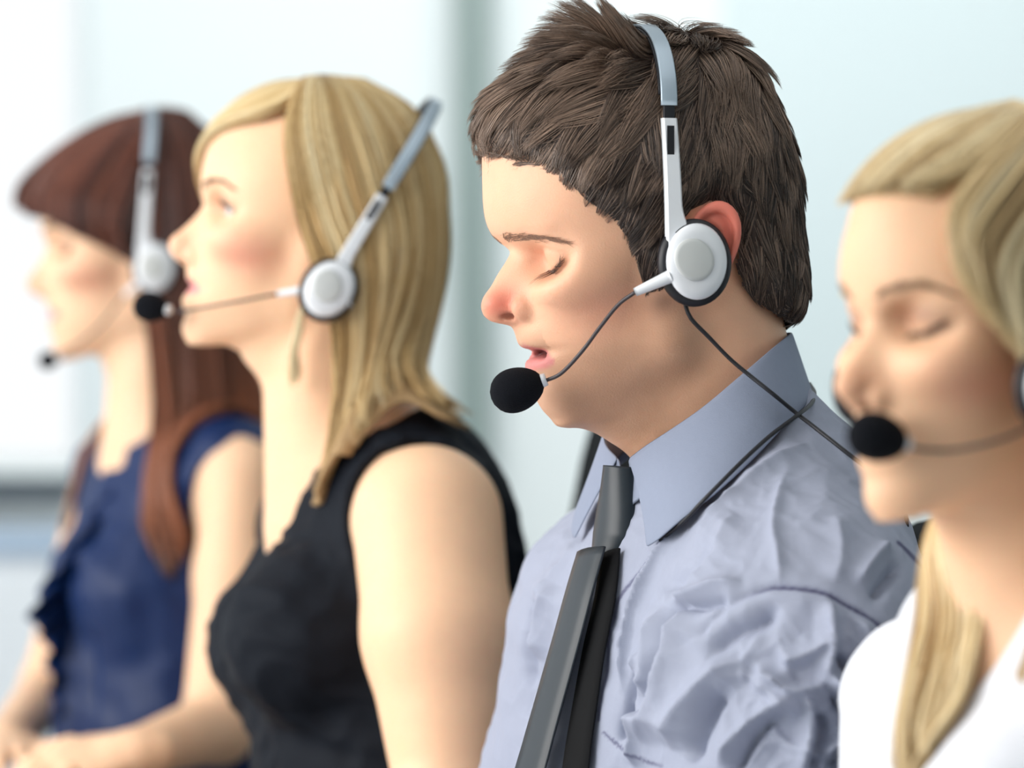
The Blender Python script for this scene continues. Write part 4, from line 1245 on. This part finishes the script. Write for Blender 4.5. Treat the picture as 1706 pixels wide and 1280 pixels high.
face_hairs(RH, BR, brun, srgb(84, 58, 48), srgb(50, 34, 30), hair_r)
capr = np.array([BR.px(x, y, l) for x, y, l in ((60, 250, 0), (90, 300, 10), (140, 350, 40), (195, 396, 60), (215, 430, 65), (245, 500, 62), (300, 580, 40), (420, 580, 0), (460, 300, 0), (350, 100, 0), (150, 120, 0), (60, 200, 0))])
scalp_cap('hair_roots', RH, BR, capr, 9, hair_ru, brun)
brc = [srgb(40, 22, 20), srgb(66, 36, 30), srgb(96, 54, 44), srgb(128, 74, 56), srgb(150, 96, 70)]
rr = np.random.default_rng(33)
GR = body_guard(TR, arms_r, head=RH)
near_r = [
 [(248, 188, 5), (180, 205, 8), (110, 245, 2), (58, 285, -6), (34, 318, -10), (36, 350, -8)],
 [(248, 188, 8), (190, 220, 28), (125, 270, 30), (75, 315, 20), (52, 345, 10), (46, 362, 4)],
 [(252, 187, 10), (215, 235, 48), (160, 300, 55), (110, 340, 48), (85, 356, 40), (72, 362, 34)],
 [(255, 186, 10), (232, 240, 58), (198, 318, 68), (172, 362, 66), (156, 386, 64), (146, 398, 60)],
 [(258, 186, 10), (245, 240, 62), (222, 320, 74), (205, 370, 76), (206, 410, 78), (216, 440, 80)]]
near_r = [gl(BR, g) for g in near_r]
hr = hair_guides('hair', BR, near_r, 2400, 1.1, tones(brc, 4), hair_r, brun, rr, thick=9, clumps=36, under=hair_ru, wig=2, ragged=0.05, avoid=GR)
long_r = [gl(BR, g) for g in (
 [(258, 186, 10), (245, 240, 64), (238, 330, 78), (236, 420, 84), (242, 510, 84), (250, 600, 84), (258, 690, 88), (252, 790, 96), (246, 870, 100), (252, 950, 100)],
 [(264, 186, 10), (268, 250, 66), (264, 330, 80), (264, 420, 88), (272, 520, 90), (280, 620, 90), (278, 700, 92), (272, 790, 100), (268, 880, 104), (272, 965, 104)],
 [(282, 186, 8), (302, 250, 60), (306, 340, 80), (308, 440, 86), (312, 540, 88), (314, 640, 92), (310, 730, 100), (302, 830, 108), (294, 900, 108), (290, 968, 108)],
 [(300, 189, 5), (342, 250, 40), (354, 340, 60), (358, 440, 68), (358, 540, 74), (354, 640, 86), (346, 730, 104), (332, 820, 112), (318, 900, 112), (306, 955, 110)],
 [(310, 193, 0), (370, 255, 10), (394, 345, 15), (400, 450, 22), (402, 550, 34), (408, 620, 48), (420, 670, 70), (425, 720, 84), (420, 760, 90)],
 [(308, 193, -5), (372, 258, -10), (398, 350, -15), (405, 450, -15), (408, 550, -10), (415, 620, -5), (425, 680, 10), (432, 720, 20)])]
hair_guides('hair_length', BR, long_r, 4200, 1.2, tones(brc, 6), hair_r, hr, rr, thick=11, clumps=60, under=hair_ru, wig=4, avoid=GR, tip=srgb(150, 92, 62))
far_r = mirror(long_r[:4][::-1])
hair_guides('hair_side', BR, far_r, 1400, 1.5, tones(brc, 7), hair_r, hr, rr, thick=8, clumps=40, under=hair_ru)
lk = [gl(BR, g) for g in ([(200, 560, -60), (196, 640, -62), (190, 700, -58), (165, 780, -52), (145, 840, -48), (128, 895, -44)], [(222, 560, -50), (214, 640, -54), (206, 700, -52), (182, 780, -46), (160, 850, -42), (140, 905, -40)])]
hair_guides('hair_lock', BR, lk, 900, 1.4, tones([srgb(110, 70, 50), srgb(160, 110, 80), srgb(190, 140, 104)], 9), hair_r, hr, rr, clumps=14, thick=7, under=hair_ru, avoid=GR)
# blouse with a standing frill down the front
def blouse_sdf(p):
    t = TR.T.loc(p).astype(np.float32)
    d = TR.trunk(t, 6)
    for a, R in ((arms_r[0], 46), (arms_r[1], 46)):
        d = smax(d, -cone(p, a[0][0] + np.array([0, 0, -14.0]), a[1][0], R, R - 6), 4)
    n = np.array([0.75, 0, 0.66]); al = np.abs(t[:, 1])
    v = (t[:, 0] - 62) * 0.5 + (t[:, 2] + 48) * 0.86 - al * 1.15
    d = smax(d, v.astype(np.float32) * 0.7, 4)
    d = smax(d, -ell(t, (0, 0, 0), (62, 60, 40)), 4)
    return d
blouse_m = material('blouse_blue', srgb(2, 34, 82), rough=0.5, spec=0.35, noise=0.15, nscale=120)
def bl_disp(V):
    t = TR.T.loc(V); w = np.exp(-((t[:, 1] - 5) / 40) ** 2) * sstep(-t[:, 2], 60, 110)
    return 5 * w * np.sin(t[:, 1] / 5.0 + 0.02 * t[:, 2] + 1.2 * vnoise(V, 60, 8)) + 2.0 * vnoise(V, 50, 2)
cloth_from(blouse_sdf, (-640, 3080, 560), (-60, 3760, 1130), 3.5, 'blouse', blouse_m, brun, bl_disp)
def frill(name, path, wid, n=120, amp=9, waves=9, parent=None, mat=None, T=None):
    c = catmull(path, n); tt = np.linspace(0, 1, n)
    W = np.interp(tt, np.linspace(0, 1, len(wid)), wid); rows = []
    for k in np.linspace(0, 1, 8):
        ph = np.sin(tt * waves * 6.28) * amp * k + 3 * np.sin(tt * waves * 15 + 2) * k
        rows.append(c + np.stack([W * k * 0.9, ph + W * k * 0.25, -W * k * 0.45], 1))
    G, F_ = grid_mesh(np.stack(rows)); return solid(mesh_obj(name, T.w(G), F_, mat, parent), 1.2)
fp = [TR.pt(q) for q in ((228, 735, 18), (200, 830, 12), (165, 900, 4), (140, 960, 0), (125, 1030, -4), (120, 1120, -6), (125, 1200, -6))]
frill('ruffle', fp, [14, 30, 52, 70, 36, 26, 20], parent=brun, mat=blouse_m, T=TR.T)
fp2 = [TR.pt(q) for q in ((238, 735, 26), (232, 830, 28), (215, 920, 24), (200, 1000, 18), (190, 1090, 12))]
frill('ruffle', fp2, [8, 22, 30, 26, 10], waves=7, parent=brun, mat=blouse_m, T=TR.T)
HR = Pose(238, 430, 3.40, 9, 5, 0, 0.93)
def hrp(x, y, l): f, u = HR.px(x, y, l); return (f, l, u)
cb = hrp(258, 446, 98); ax_ = hrp(240, 370, 92)[0] - cb[0]
headset('white and grey headset on the brunette woman in blue, band upright over the crown', HR, 84, cb[0], cb[2], 97, hrp(240, 180, 0)[2], ax_,
        [hrp(170, 540, 68), hrp(135, 570, 52), hrp(108, 586, 36), hrp(98, 592, 30)], hrp(82, 600, 22), 9.0, np.array(hrp(75, 603, 20)) - np.array(hrp(95, 595, 26)),
        (hrp(242, 462, 96), hrp(208, 492, 84)), (), armlen=96)

# ---------------------------------------------------------------- the woman in front at the right
W4 = Pose(1668, 577, 1.87, 30, -4, 0, 0.88)
WH = female_head(W4, False, BH.q); WH.eye = BH.eye; WH.ala = BH.ala; WH.nos = BH.nos
TW = Torso(Pose(1745, 985, 1.90, 38, 0), (1790, 1330, 0), (1790, 1900, 0), (84, 122, 150), (80, 108, 150), (2010, 1180, 140), (1535, 1175, -140), [(1690, 1400, 55, 50), (1620, 1400, -55, 50)])
SW_ = TW.T.w(TW.sn); SWf = TW.T.w(TW.sf)
arms_w = [[(SW_, 38), (P(2000, 2000, 1.66), 30), (P(1700, 2150, 1.55), 22)], [(SWf, 38), (P(1530, 1850, 1.97), 30), (P(1380, 2080, 1.80), 22)]]
hands_w = [dict(w=P(1700, 2150, 1.55), fdir=(-1, 0, -0.02), up=(0, 0, 1), s=0.86, thumb=-1), dict(w=P(1380, 2080, 1.80), fdir=(-1, -0.2, -0.02), up=(0, 0, 1), s=0.86, thumb=1)]
fnw = woman_body(WH, W4, TW, (-14, 0, -40), (8, 0, -56), 46, arms_w, hands_w)
V, Fq = surface_nets(fnw, (120, 1420, 600), (480, 2180, 1300), 3.0)
col = skin_tone(W4.loc(V), WH, srgb(240, 194, 158), srgb(222, 142, 116), srgb(196, 104, 110), False, lipc=(LIPU_F, 24, 7, 9))
fourth = thing('person', 'blonde woman in a white collared blouse, nearest the camera at the right edge', 'person', loc=tuple(TW.T.w((0, 0, -300)) / 1000))
mesh_obj('body', V, Fq, skin_f, fourth, True, col)
face_hairs(WH, W4, fourth, srgb(140, 106, 80), srgb(60, 44, 40), hair_b)
capw = capline.copy()
scalp_cap('hair_roots', WH, W4, capw, 9, hair_bu, fourth)
wbc = [srgb(116, 86, 62), srgb(172, 138, 94), srgb(216, 190, 142), srgb(240, 224, 184), srgb(250, 242, 218)]
rw = np.random.default_rng(44)
GW = body_guard(TW, arms_w, 7, 9, head=WH)
near_w = [gl(W4, g) for g in (
 [(1690, 176, -10), (1610, 196, -14), (1525, 242, -24), (1468, 298, -32), (1450, 345, -34), (1452, 368, -36)],
 [(1700, 178, 0), (1620, 205, 0), (1530, 252, -8), (1474, 307, -18), (1454, 348, -22), (1456, 366, -24)],
 [(1715, 182, 12), (1650, 218, 18), (1575, 258, 14), (1515, 300, 4), (1482, 334, -2), (1468, 358, -6)],
 [(1725, 186, 18), (1670, 230, 32), (1610, 270, 34), (1562, 296, 30), (1528, 318, 22), (1500, 342, 14)],
 [(1728, 188, 20), (1685, 240, 44), (1638, 280, 50), (1604, 300, 46), (1576, 314, 40), (1552, 326, 36)])]
hw_ = hair_guides('hair', W4, near_w, 2000, 0.9, tones(wbc, 4), hair_b, fourth, rw, thick=8, clumps=34, under=hair_bu, wig=2, ragged=0.05, avoid=GW)
long_w = [gl(W4, g) for g in (
 [(1728, 186, 18), (1690, 235, 45), (1630, 290, 52), (1592, 340, 52), (1585, 400, 56), (1600, 460, 64), (1640, 520, 72), (1690, 565, 80), (1730, 620, 84)],
 [(1736, 188, 20), (1716, 250, 56), (1675, 310, 64), (1640, 370, 66), (1635, 430, 70), (1660, 500, 78), (1705, 570, 84), (1740, 650, 86), (1748, 760, 84)],
 [(1745, 190, 20), (1750, 260, 66), (1728, 330, 74), (1700, 400, 76), (1700, 480, 82), (1725, 570, 88), (1750, 680, 88), (1756, 800, 86), (1750, 950, 84)],
 [(1756, 192, 18), (1790, 260, 66), (1790, 340, 78), (1775, 420, 84), (1770, 520, 88), (1780, 640, 90), (1790, 780, 88), (1780, 950, 88), (1760, 1120, 92)],
 [(1768, 194, 14), (1840, 260, 50), (1862, 350, 66), (1862, 450, 74), (1858, 560, 80), (1860, 700, 82), (1860, 850, 84), (1850, 1000, 90), (1820, 1180, 100)],
 [(1775, 196, 5), (1880, 270, 10), (1925, 380, 14), (1930, 500, 20), (1925, 640, 26), (1920, 780, 30), (1920, 920, 34), (1915, 1060, 40)])]
hair_guides('hair_length', W4, long_w, 3800, 1.0, tones(wbc, 6), hair_b, hw_, rw, thick=10, clumps=60, under=hair_bu, wig=3, avoid=GW)
far_w = mirror([[q * 1.0 for q in g[:6]] for g in long_w[1:][::-1]])
for g in far_w:
    for q in g: q[0] -= 8
hair_guides('hair_side', W4, far_w, 1400, 1.4, tones(wbc, 7), hair_b, hw_, rw, thick=8, clumps=40, under=hair_bu)
flk = [gl(W4, g) for g in (
 [(1600, 800, -58), (1560, 880, -50), (1542, 960, -46), (1532, 1030, -40), (1508, 1130, -30), (1496, 1220, -24), (1492, 1330, -20)],
 [(1610, 800, -50), (1572, 880, -36), (1580, 960, -24), (1584, 1040, -14), (1566, 1130, -6), (1550, 1220, 0), (1544, 1330, 0)],
 [(1630, 800, -46), (1594, 880, -24), (1622, 950, -6), (1640, 1030, 8), (1626, 1120, 14), (1604, 1220, 18), (1596, 1330, 18)])]
hair_guides('hair_lock', W4, flk, 1900, 1.1, tones([srgb(170, 130, 84), srgb(214, 180, 126), srgb(240, 218, 172), srgb(250, 236, 204)], 9), hair_b, hw_, rw, clumps=26, thick=8, under=hair_bu, wig=3, avoid=GW)
def bw_sdf(p):
    t = TW.T.loc(p).astype(np.float32)
    d = TW.trunk(t, 6)
    for a in arms_w:
        dd = None
        for (q0, r0), (q1, r1) in zip(a[:-1], a[1:]):
            c = cone(p, q0, q1, r0 + 8, r1 + 9); dd = c if dd is None else smin(dd, c, 12)
        d = smin(d, dd, 18)
    al = np.abs(t[:, 1]); v = (t[:, 0] - 55) * 0.45 + (t[:, 2] + 62) * 0.9 - al * 1.25
    d = smax(d, v.astype(np.float32) * 0.65, 3)
    d = smax(d, -ell(t, (0, 0, 0), (60, 58, 40)), 4)
    return d
bw_m = material('blouse_white', srgb(226, 229, 237), rough=0.75, noise=0.02, nscale=300)
cloth_from(bw_sdf, (120, 1420, 600), (480, 2180, 1100), 3.5, 'blouse', bw_m, fourth, lambda V: 1.8 * (1 - np.abs(vnoise(V, 80, 3)) * 1.5).clip(-1, 1) + 0.8 * vnoise(V, 36, 4))
# open collar wings
wing = [TW.pt(q) for q in ((1800, 900, -30), (1735, 990, -62), (1690, 1050, -56), (1655, 1095, -30), (1640, 1150, -8))]
wout = [TW.pt(q) for q in ((1770, 930, -50), (1680, 1010, -92), (1625, 1070, -88), (1592, 1140, -66), (1590, 1165, -44))]
for s in (1, -1):
    T_ = catmull(wing, 24); B_ = catmull(wout, 24); G = np.stack([T_ * (1 - k) + B_ * k + np.array([5 * math.sin(math.pi * k), 0, 4 * math.sin(math.pi * k)]) for k in np.linspace(0, 1, 6)])
    G[..., 1] *= s
    g_, f_ = grid_mesh(G); solid(mesh_obj('collar', TW.T.w(g_), f_, bw_m, fourth), 1.5, sub=1)
HW = Pose(1668, 577, 1.87, 30, 30, 0, 0.88)
def hwp(x, y, l): f, u = HW.px(x, y, l); return (f, l, u)
cb = hwp(1756, 636, 92); ax_ = 12
headset('headset on the woman in the white blouse, black foam microphone over her lips', HW, 84, cb[0], cb[2], 94, 152, ax_,
        [hwp(1680, 728, 72), hwp(1640, 740, 64), hwp(1590, 750, 50), hwp(1545, 750, 40), hwp(1520, 746, 34)], hwp(1462, 729, 27), 14.5, np.array(hwp(1450, 727, 26)) - np.array(hwp(1500, 738, 32)),
        (hwp(1772, 684, 92), hwp(1728, 706, 80)), (), armlen=88)
# ================================================================ THE ROOM
def box(name, lo, hi, mat, parent=None, bevel=0.0, kind=None):
    x0, y0, z0 = lo; x1, y1, z1 = hi
    V = [(x0, y0, z0), (x1, y0, z0), (x1, y1, z0), (x0, y1, z0), (x0, y0, z1), (x1, y0, z1), (x1, y1, z1), (x0, y1, z1)]
    Fs = [(0, 3, 2, 1), (4, 5, 6, 7), (0, 1, 5, 4), (1, 2, 6, 5), (2, 3, 7, 6), (3, 0, 4, 7)]
    o = mesh_obj(name, V, Fs, mat, parent, False, mm=False)
    if bevel:
        b = o.modifiers.new('bevel', 'BEVEL'); b.width = bevel; b.segments = 3
    if kind: o['kind'] = kind
    return o
def boxes(name, bs, mat, parent=None, kind=None):
    V = []; Fs = []
    for lo, hi in bs:
        x0, y0, z0 = lo; x1, y1, z1 = hi; n = len(V)
        V += [(x0, y0, z0), (x1, y0, z0), (x1, y1, z0), (x0, y1, z0), (x0, y0, z1), (x1, y0, z1), (x1, y1, z1), (x0, y1, z1)]
        Fs += [tuple(n + i for i in f) for f in ((0, 3, 2, 1), (4, 5, 6, 7), (0, 1, 5, 4), (1, 2, 6, 5), (2, 3, 7, 6), (3, 0, 4, 7))]
    o = mesh_obj(name, V, Fs, mat, parent, False, mm=False)
    if kind: o['kind'] = kind
    return o
wall_w = material('paint_white', srgb(233, 240, 241), rough=0.8, noise=0.01, nscale=3)
wall_b = material('paint_pale_blue', srgb(213, 225, 227), rough=0.8, noise=0.01, nscale=3)
ceil_m = material('ceiling_paint', srgb(245, 245, 243), rough=0.9, noise=0.01)
floor_m = material('floor_carpet', srgb(150, 156, 162), rough=0.95, noise=0.15, nscale=90, bump=0.4, bscale=600)
frame_m = material('frame_grey_green', srgb(134, 150, 147), rough=0.5, noise=0.02)
dark_m = material('sill_dark_grey', srgb(52, 62, 72), rough=0.5, noise=0.04)
YB = 6.5
def bx_(px): return (px - 853) / F_PX * YB
def bz_(py): return CAM_Z - (py - 640) / F_PX * YB
box('floor', (-2.6, -1.5, -0.1), (2.8, YB + 0.15, 0), floor_m, kind='structure')
box('ceiling', (-2.6, -1.5, 2.7), (2.8, YB + 0.15, 2.8), ceil_m, kind='structure')
# far wall: window at the left, white bays, pale blue at the right
zs = bz_(792)
x1 = bx_(150)
boxes('wall_back', [((-2.6, YB, 0), (x1, YB + 0.15, zs)), ((-2.6, YB, 2.35), (x1, YB + 0.15, 2.7)), ((-2.6, YB, zs), (-2.3, YB + 0.15, 2.35)),
      ((x1, YB, 0), (bx_(1205), YB + 0.15, 2.7))], wall_w, kind='structure')
box('wall_right', (bx_(1205), YB - 0.02, 0), (2.8, YB + 0.15, 2.7), wall_b, kind='structure')
box('wall_side', (2.8, -1.5, 0), (2.9, YB + 0.15, 2.7), wall_b, kind='structure')
box('wall_front', (-2.6, -1.6, 0), (2.9, -1.5, 2.7), wall_b, kind='structure')
w1 = boxes('window_1', [((-2.3, YB + 0.03, zs), (-2.25, YB + 0.09, 2.35)), ((x1 - 0.035, YB + 0.03, zs), (x1, YB + 0.09, 2.35)), ((-2.25, YB + 0.03, zs), (x1 - 0.035, YB + 0.09, zs + 0.03)),
      ((-2.25, YB + 0.03, 2.3), (x1 - 0.035, YB + 0.09, 2.35)), ((-1.6, YB + 0.03, zs + 0.03), (-1.56, YB + 0.09, 2.3))], wall_w, kind='structure')
glass_m = bpy.data.materials.new('window_glass'); glass_m.use_nodes = True
gb = glass_m.node_tree.nodes['Principled BSDF']; gb.inputs['Transmission Weight'].default_value = 1; gb.inputs['Roughness'].default_value = 0.0; gb.inputs['IOR'].default_value = 1.01
g1 = boxes('glass', [((-2.25, YB + 0.055, zs + 0.03), (x1 - 0.035, YB + 0.061, 2.3))], glass_m, w1)
box('trim_1', (-2.35, YB - 0.09, zs - 0.036), (x1 - 0.0, YB, zs), dark_m, kind='structure')
box('trim_2', (bx_(756), YB - 0.06, 0), (bx_(818), YB, 2.7), frame_m, kind='structure')
# left wall with the long windows the people face
boxes('wall_left', [((-2.6, -1.5, 0), (-2.45, YB, 0.9)), ((-2.6, -1.5, 2.5), (-2.45, YB, 2.7)), ((-2.6, -1.5, 0.9), (-2.45, -0.6, 2.5)), ((-2.6, 2.9, 0.9), (-2.45, 3.1, 2.5)), ((-2.6, YB - 0.5, 0.9), (-2.45, YB, 2.5))], wall_w, kind='structure')
boxes('window_2', [((-2.55, -0.6, 0.9), (-2.5, 2.9, 0.94)), ((-2.55, -0.6, 2.46), (-2.5, 2.9, 2.5)), ((-2.55, -0.6, 0.94), (-2.5, -0.55, 2.46)), ((-2.55, 1.1, 0.94), (-2.5, 1.15, 2.46)), ((-2.55, 2.85, 0.94), (-2.5, 2.9, 2.46))], wall_w, kind='structure')
boxes('window_3', [((-2.55, 3.1, 0.9), (-2.5, 6.0, 0.94)), ((-2.55, 3.1, 2.46), (-2.5, 6.0, 2.5)), ((-2.55, 3.1, 0.94), (-2.5, 3.15, 2.46)), ((-2.55, 4.5, 0.94), (-2.5, 4.55, 2.46)), ((-2.55, 5.95, 0.94), (-2.5, 6.0, 2.46))], wall_w, kind='structure')
# low cabinet under the far window
cab = thing('cabinet', 'low white cabinet with pale blue-grey edge under the dark window sill', 'cabinet', (-1.1, YB - 0.35, 0))
cab_m = material('cabinet_white', srgb(238, 243, 248), rough=0.5, noise=0.01); edge_m = material('cabinet_edge', srgb(170, 190, 212), rough=0.5, noise=0.02)
cz = bz_(872)
box('body', (-1.9, YB - 0.6, 0.06), (bx_(165), YB - 0.1, cz - 0.03), cab_m, cab, 0.004)
box('top', (-1.92, YB - 0.62, cz - 0.03), (bx_(170), YB - 0.1, cz), edge_m, cab, 0.006)
box('plinth', (-1.88, YB - 0.58, 0), (bx_(160), YB - 0.12, 0.06), edge_m, cab)
for i in range(2):
    xa = -1.88 + i * 0.575
    dr = box('door', (xa, YB - 0.618, 0.09), (xa + 0.55, YB - 0.6, cz - 0.05), cab_m, cab, 0.003)
    box('handle', (xa + (0.48 if i == 0 else 0.04), YB - 0.64, 0.5), (xa + (0.495 if i == 0 else 0.055), YB - 0.618, 0.64), dark_m, dr, 0.002)
# desk in front of the row
def rbox(name, cx, cy, rot, lo, hi, mat, parent, bevel=0.003):
    o = box(name, lo, hi, mat, None, bevel)
    o.matrix_world = Matrix.Translation((cx, cy, 0)) @ Matrix.Rotation(math.radians(rot), 4, 'Z')
    if parent is not None:
        o.parent = parent; o.matrix_parent_inverse = parent.matrix_world.inverted()
    return o
DX, DY, DR = -0.42, 2.75, 20.5
desk = thing('desk', 'long white desk along the row under the clasped hands', 'desk', (DX, DY, 0))
desk_m = material('desk_white', srgb(240, 242, 244), rough=0.35, noise=0.01)
leg_m = material('desk_leg_grey', srgb(170, 176, 182), rough=0.35, metal=0.6)
rbox('tabletop', DX, DY, DR, (-0.62, -1.35, 0.727), (0.10, 1.5, 0.755), desk_m, desk, 0.005)
for sx, sy in ((-0.58, -1.3), (0.03, -1.3), (-0.58, 1.42), (0.03, 1.42)):
    rbox('leg', DX, DY, DR, (sx, sy, 0), (sx + 0.05, sy + 0.05, 0.727), leg_m, desk)
# ================================================================ CHAIRS AND LEGS
chair_m = material('chair_black', srgb(14, 20, 24), rough=0.8, noise=0.1, nscale=300, spec=0.2)
base_m = material('chair_base', srgb(60, 64, 70), rough=0.35, metal=0.7)
def lower_body(name, T, wa, mat, parent, skirt=False):
    """thighs, knees and shins of a seated person"""
    w = T.w(wa); F = T.R[0] * (1, 1, 0); F = F / np.linalg.norm(F); L = T.R[1] * (1, 1, 0); L = L / np.linalg.norm(L); Z = np.array([0, 0, 1.0])
    hip = np.array([w[0], w[1], 560.0])
    def fn(p):
        q = np.stack([(p - hip) @ F, (p - hip) @ L, p[:, 2] - 560], 1).astype(np.float32)
        d = ell(q, (-5, 0, 0), (112, 158, 92)); d = smin(d, ell(q, (0, 0, 70), (98, 128, 80)), 40)
        a = q.copy(); a[:, 1] = np.abs(a[:, 1])
        d = smin(d, cone(a, (20, 78, -10), (410, 82, -42), 78, 54), 30)
        if not skirt: d = smin(d, cone(a, (410, 82, -44), (380, 80, -470), 52, 38), 20)
        return d
    V, Fq = surface_nets(fn, hip - (620, 620, 560), hip + (620, 620, 190), 11)
    mesh_obj(name, V, Fq, mat, parent, True)
    if skirt:
        def f2(p):
            q = np.stack([(p - hip) @ F, (p - hip) @ L, p[:, 2] - 560], 1).astype(np.float32); a = q.copy(); a[:, 1] = np.abs(a[:, 1])
            d = cone(a, (350, 80, -40), (405, 80, -44), 46, 50)
            d = smin(d, cone(a, (405, 80, -46), (385, 80, -240), 47, 50), 16); d = smin(d, cone(a, (385, 80, -240), (375, 78, -490), 48, 30), 20)
            return smin(d, cone(a, (375, 78, -520), (500, 86, -542), 30, 18), 14)
        V, Fq = surface_nets(f2, hip - (620, 620, 560), hip + (620, 620, 60), 9)
        mesh_obj('legs', V, Fq, skin_f, parent, True, np.tile(np.array(SKF), (len(V), 1)))
    else:
        for s in (1, -1):
            o = hip + F * 400 + L * 80 * s
            def f3(p):
                q = np.stack([(p - o) @ F, (p - o) @ L, p[:, 2]], 1).astype(np.float32)
                return smax(smin(ell(q, (70, 0, 26), (95, 40, 38)), cone(q, (-35, 0, 36), (-30, 0, 95), 38, 36), 20), -q[:, 2] + 2, 6)
            V, Fq = surface_nets(f3, o * (1, 1, 0) - (190, 190, 20), o * (1, 1, 0) + (190, 190, 150), 8)
            mesh_obj('shoe', V, Fq, hs_black, parent, True)
    return hip, F, L
trouser_m = material('trousers_grey', srgb(48, 50, 58), rough=0.8, noise=0.08, nscale=200)
skirt_m = material('skirt_black', srgb(24, 26, 32), rough=0.8, noise=0.08, nscale=200)
def build_chair(hip, F, L, label, lean=17, off=150, top=0.50):
    """office chair under a seated person; hip mm"""
    r = thing('office_chair', label, 'chair', (hip[0] / 1000, hip[1] / 1000, 0), 'office chairs behind the row')
    M = np.stack([F, L, np.array([0, 0, 1.0])])
    def put(name, V, Fs, mat, par=r, smooth=True, bev=0):
        o = mesh_obj(name, hip * (1, 1, 0) + np.asarray(V) @ M, Fs, mat, par, smooth)
        return o
    # padded seat and backrest from rounded slabs
    def slab(w, h, th, rr, n=10):
        pr = rrect(w, h, rr, 6); k = len(pr); V = []; 
        for s, z in ((0.94, -th / 2), (1.0, -th / 4), (1.0, th / 4), (0.94, th / 2)): V.append(np.column_stack([pr * s, np.full(k, z)]))
        V = np.vstack(V); Fs = [(i * k + j, i * k + (j + 1) % k, (i + 1) * k + (j + 1) % k, (i + 1) * k + j) for i in range(3) for j in range(k)]
        Fs += [tuple(range(k))[::-1], tuple(range(3 * k, 4 * k))]; return V, Fs
    V, Fs = slab(430, 410, 60, 90); V = V + (50, 0, 428); put('seat', V, Fs, chair_m)
    H = top * 1000
    V, Fs = slab(H, 400, 36, 80); a = math.radians(lean)
    x, y, z = V.T; curve = -0.0009 * y ** 2 * -1
    V = np.stack([-off - (x + H / 2) * math.sin(a) + z * math.cos(a) + curve * 0.6, y, 500 + (x + H / 2) * math.cos(a) + z * math.sin(a)], 1); put('backrest', V, Fs, chair_m)
    V, Fs = sweep(catmull([(-60, 0, 395), (-off - 60, 0, 400), (-off - 75, 0, 470), (-off - 80 - 120 * math.sin(a), 0, 620)], 20), rrect(40, 14, 5), up=(0, 1, 0)); put('back_support', V, Fs, base_m)
    V, Fs = lathe([(26, 90), (26, 300), (18, 300), (18, 400)], 20); put('gas_column', V, Fs, base_m)
    for k in range(5):
        an = k * 2 * math.pi / 5 + 0.4; d = np.array([math.cos(an), math.sin(an), 0])
        V, Fs = sweep(np.array([d * 20 + (0, 0, 105), d * 120 + (0, 0, 92), d * 215 + (0, 0, 76)]), rrect(34, 22, 8), up=(0, 0, 1), scale=[1.2, 1, 0.7]); leg = put('leg', V, Fs, base_m)
        V, Fs = lathe([(26, -22), (30, -18), (30, 18), (26, 22)], 18); V = V[:, [0, 2, 1]]; c_, s_ = math.cos(an + 0.6), math.sin(an + 0.6)
        V = np.stack([V[:, 0] * c_ - V[:, 1] * s_, V[:, 0] * s_ + V[:, 1] * c_, V[:, 2]], 1) + d * 217 + (0, 0, 31); put('caster', V, Fs, hs_black, leg)
    return r
hp = lower_body('trousers', MT, M_WA, trouser_m, man); build_chair(*hp, 'black office chair behind the man in the grey-blue shirt', 8, 178, 0.53)
hp = lower_body('skirt', TB.T, TB.wa, skirt_m, blonde, True); build_chair(*hp, 'black office chair behind the blonde in black, edge seen under the man\'s chin', 12, 147, 0.66)
hp = lower_body('skirt', TR.T, TR.wa, skirt_m, brun, True); build_chair(*hp, 'black office chair of the brunette woman, hidden behind the blonde woman', 14, 190, 0.36)
hp = lower_body('trousers', TW.T, TW.wa, trouser_m, fourth); build_chair(*hp, 'black office chair of the woman in the white blouse at the right edge', 14, 190, 0.36)
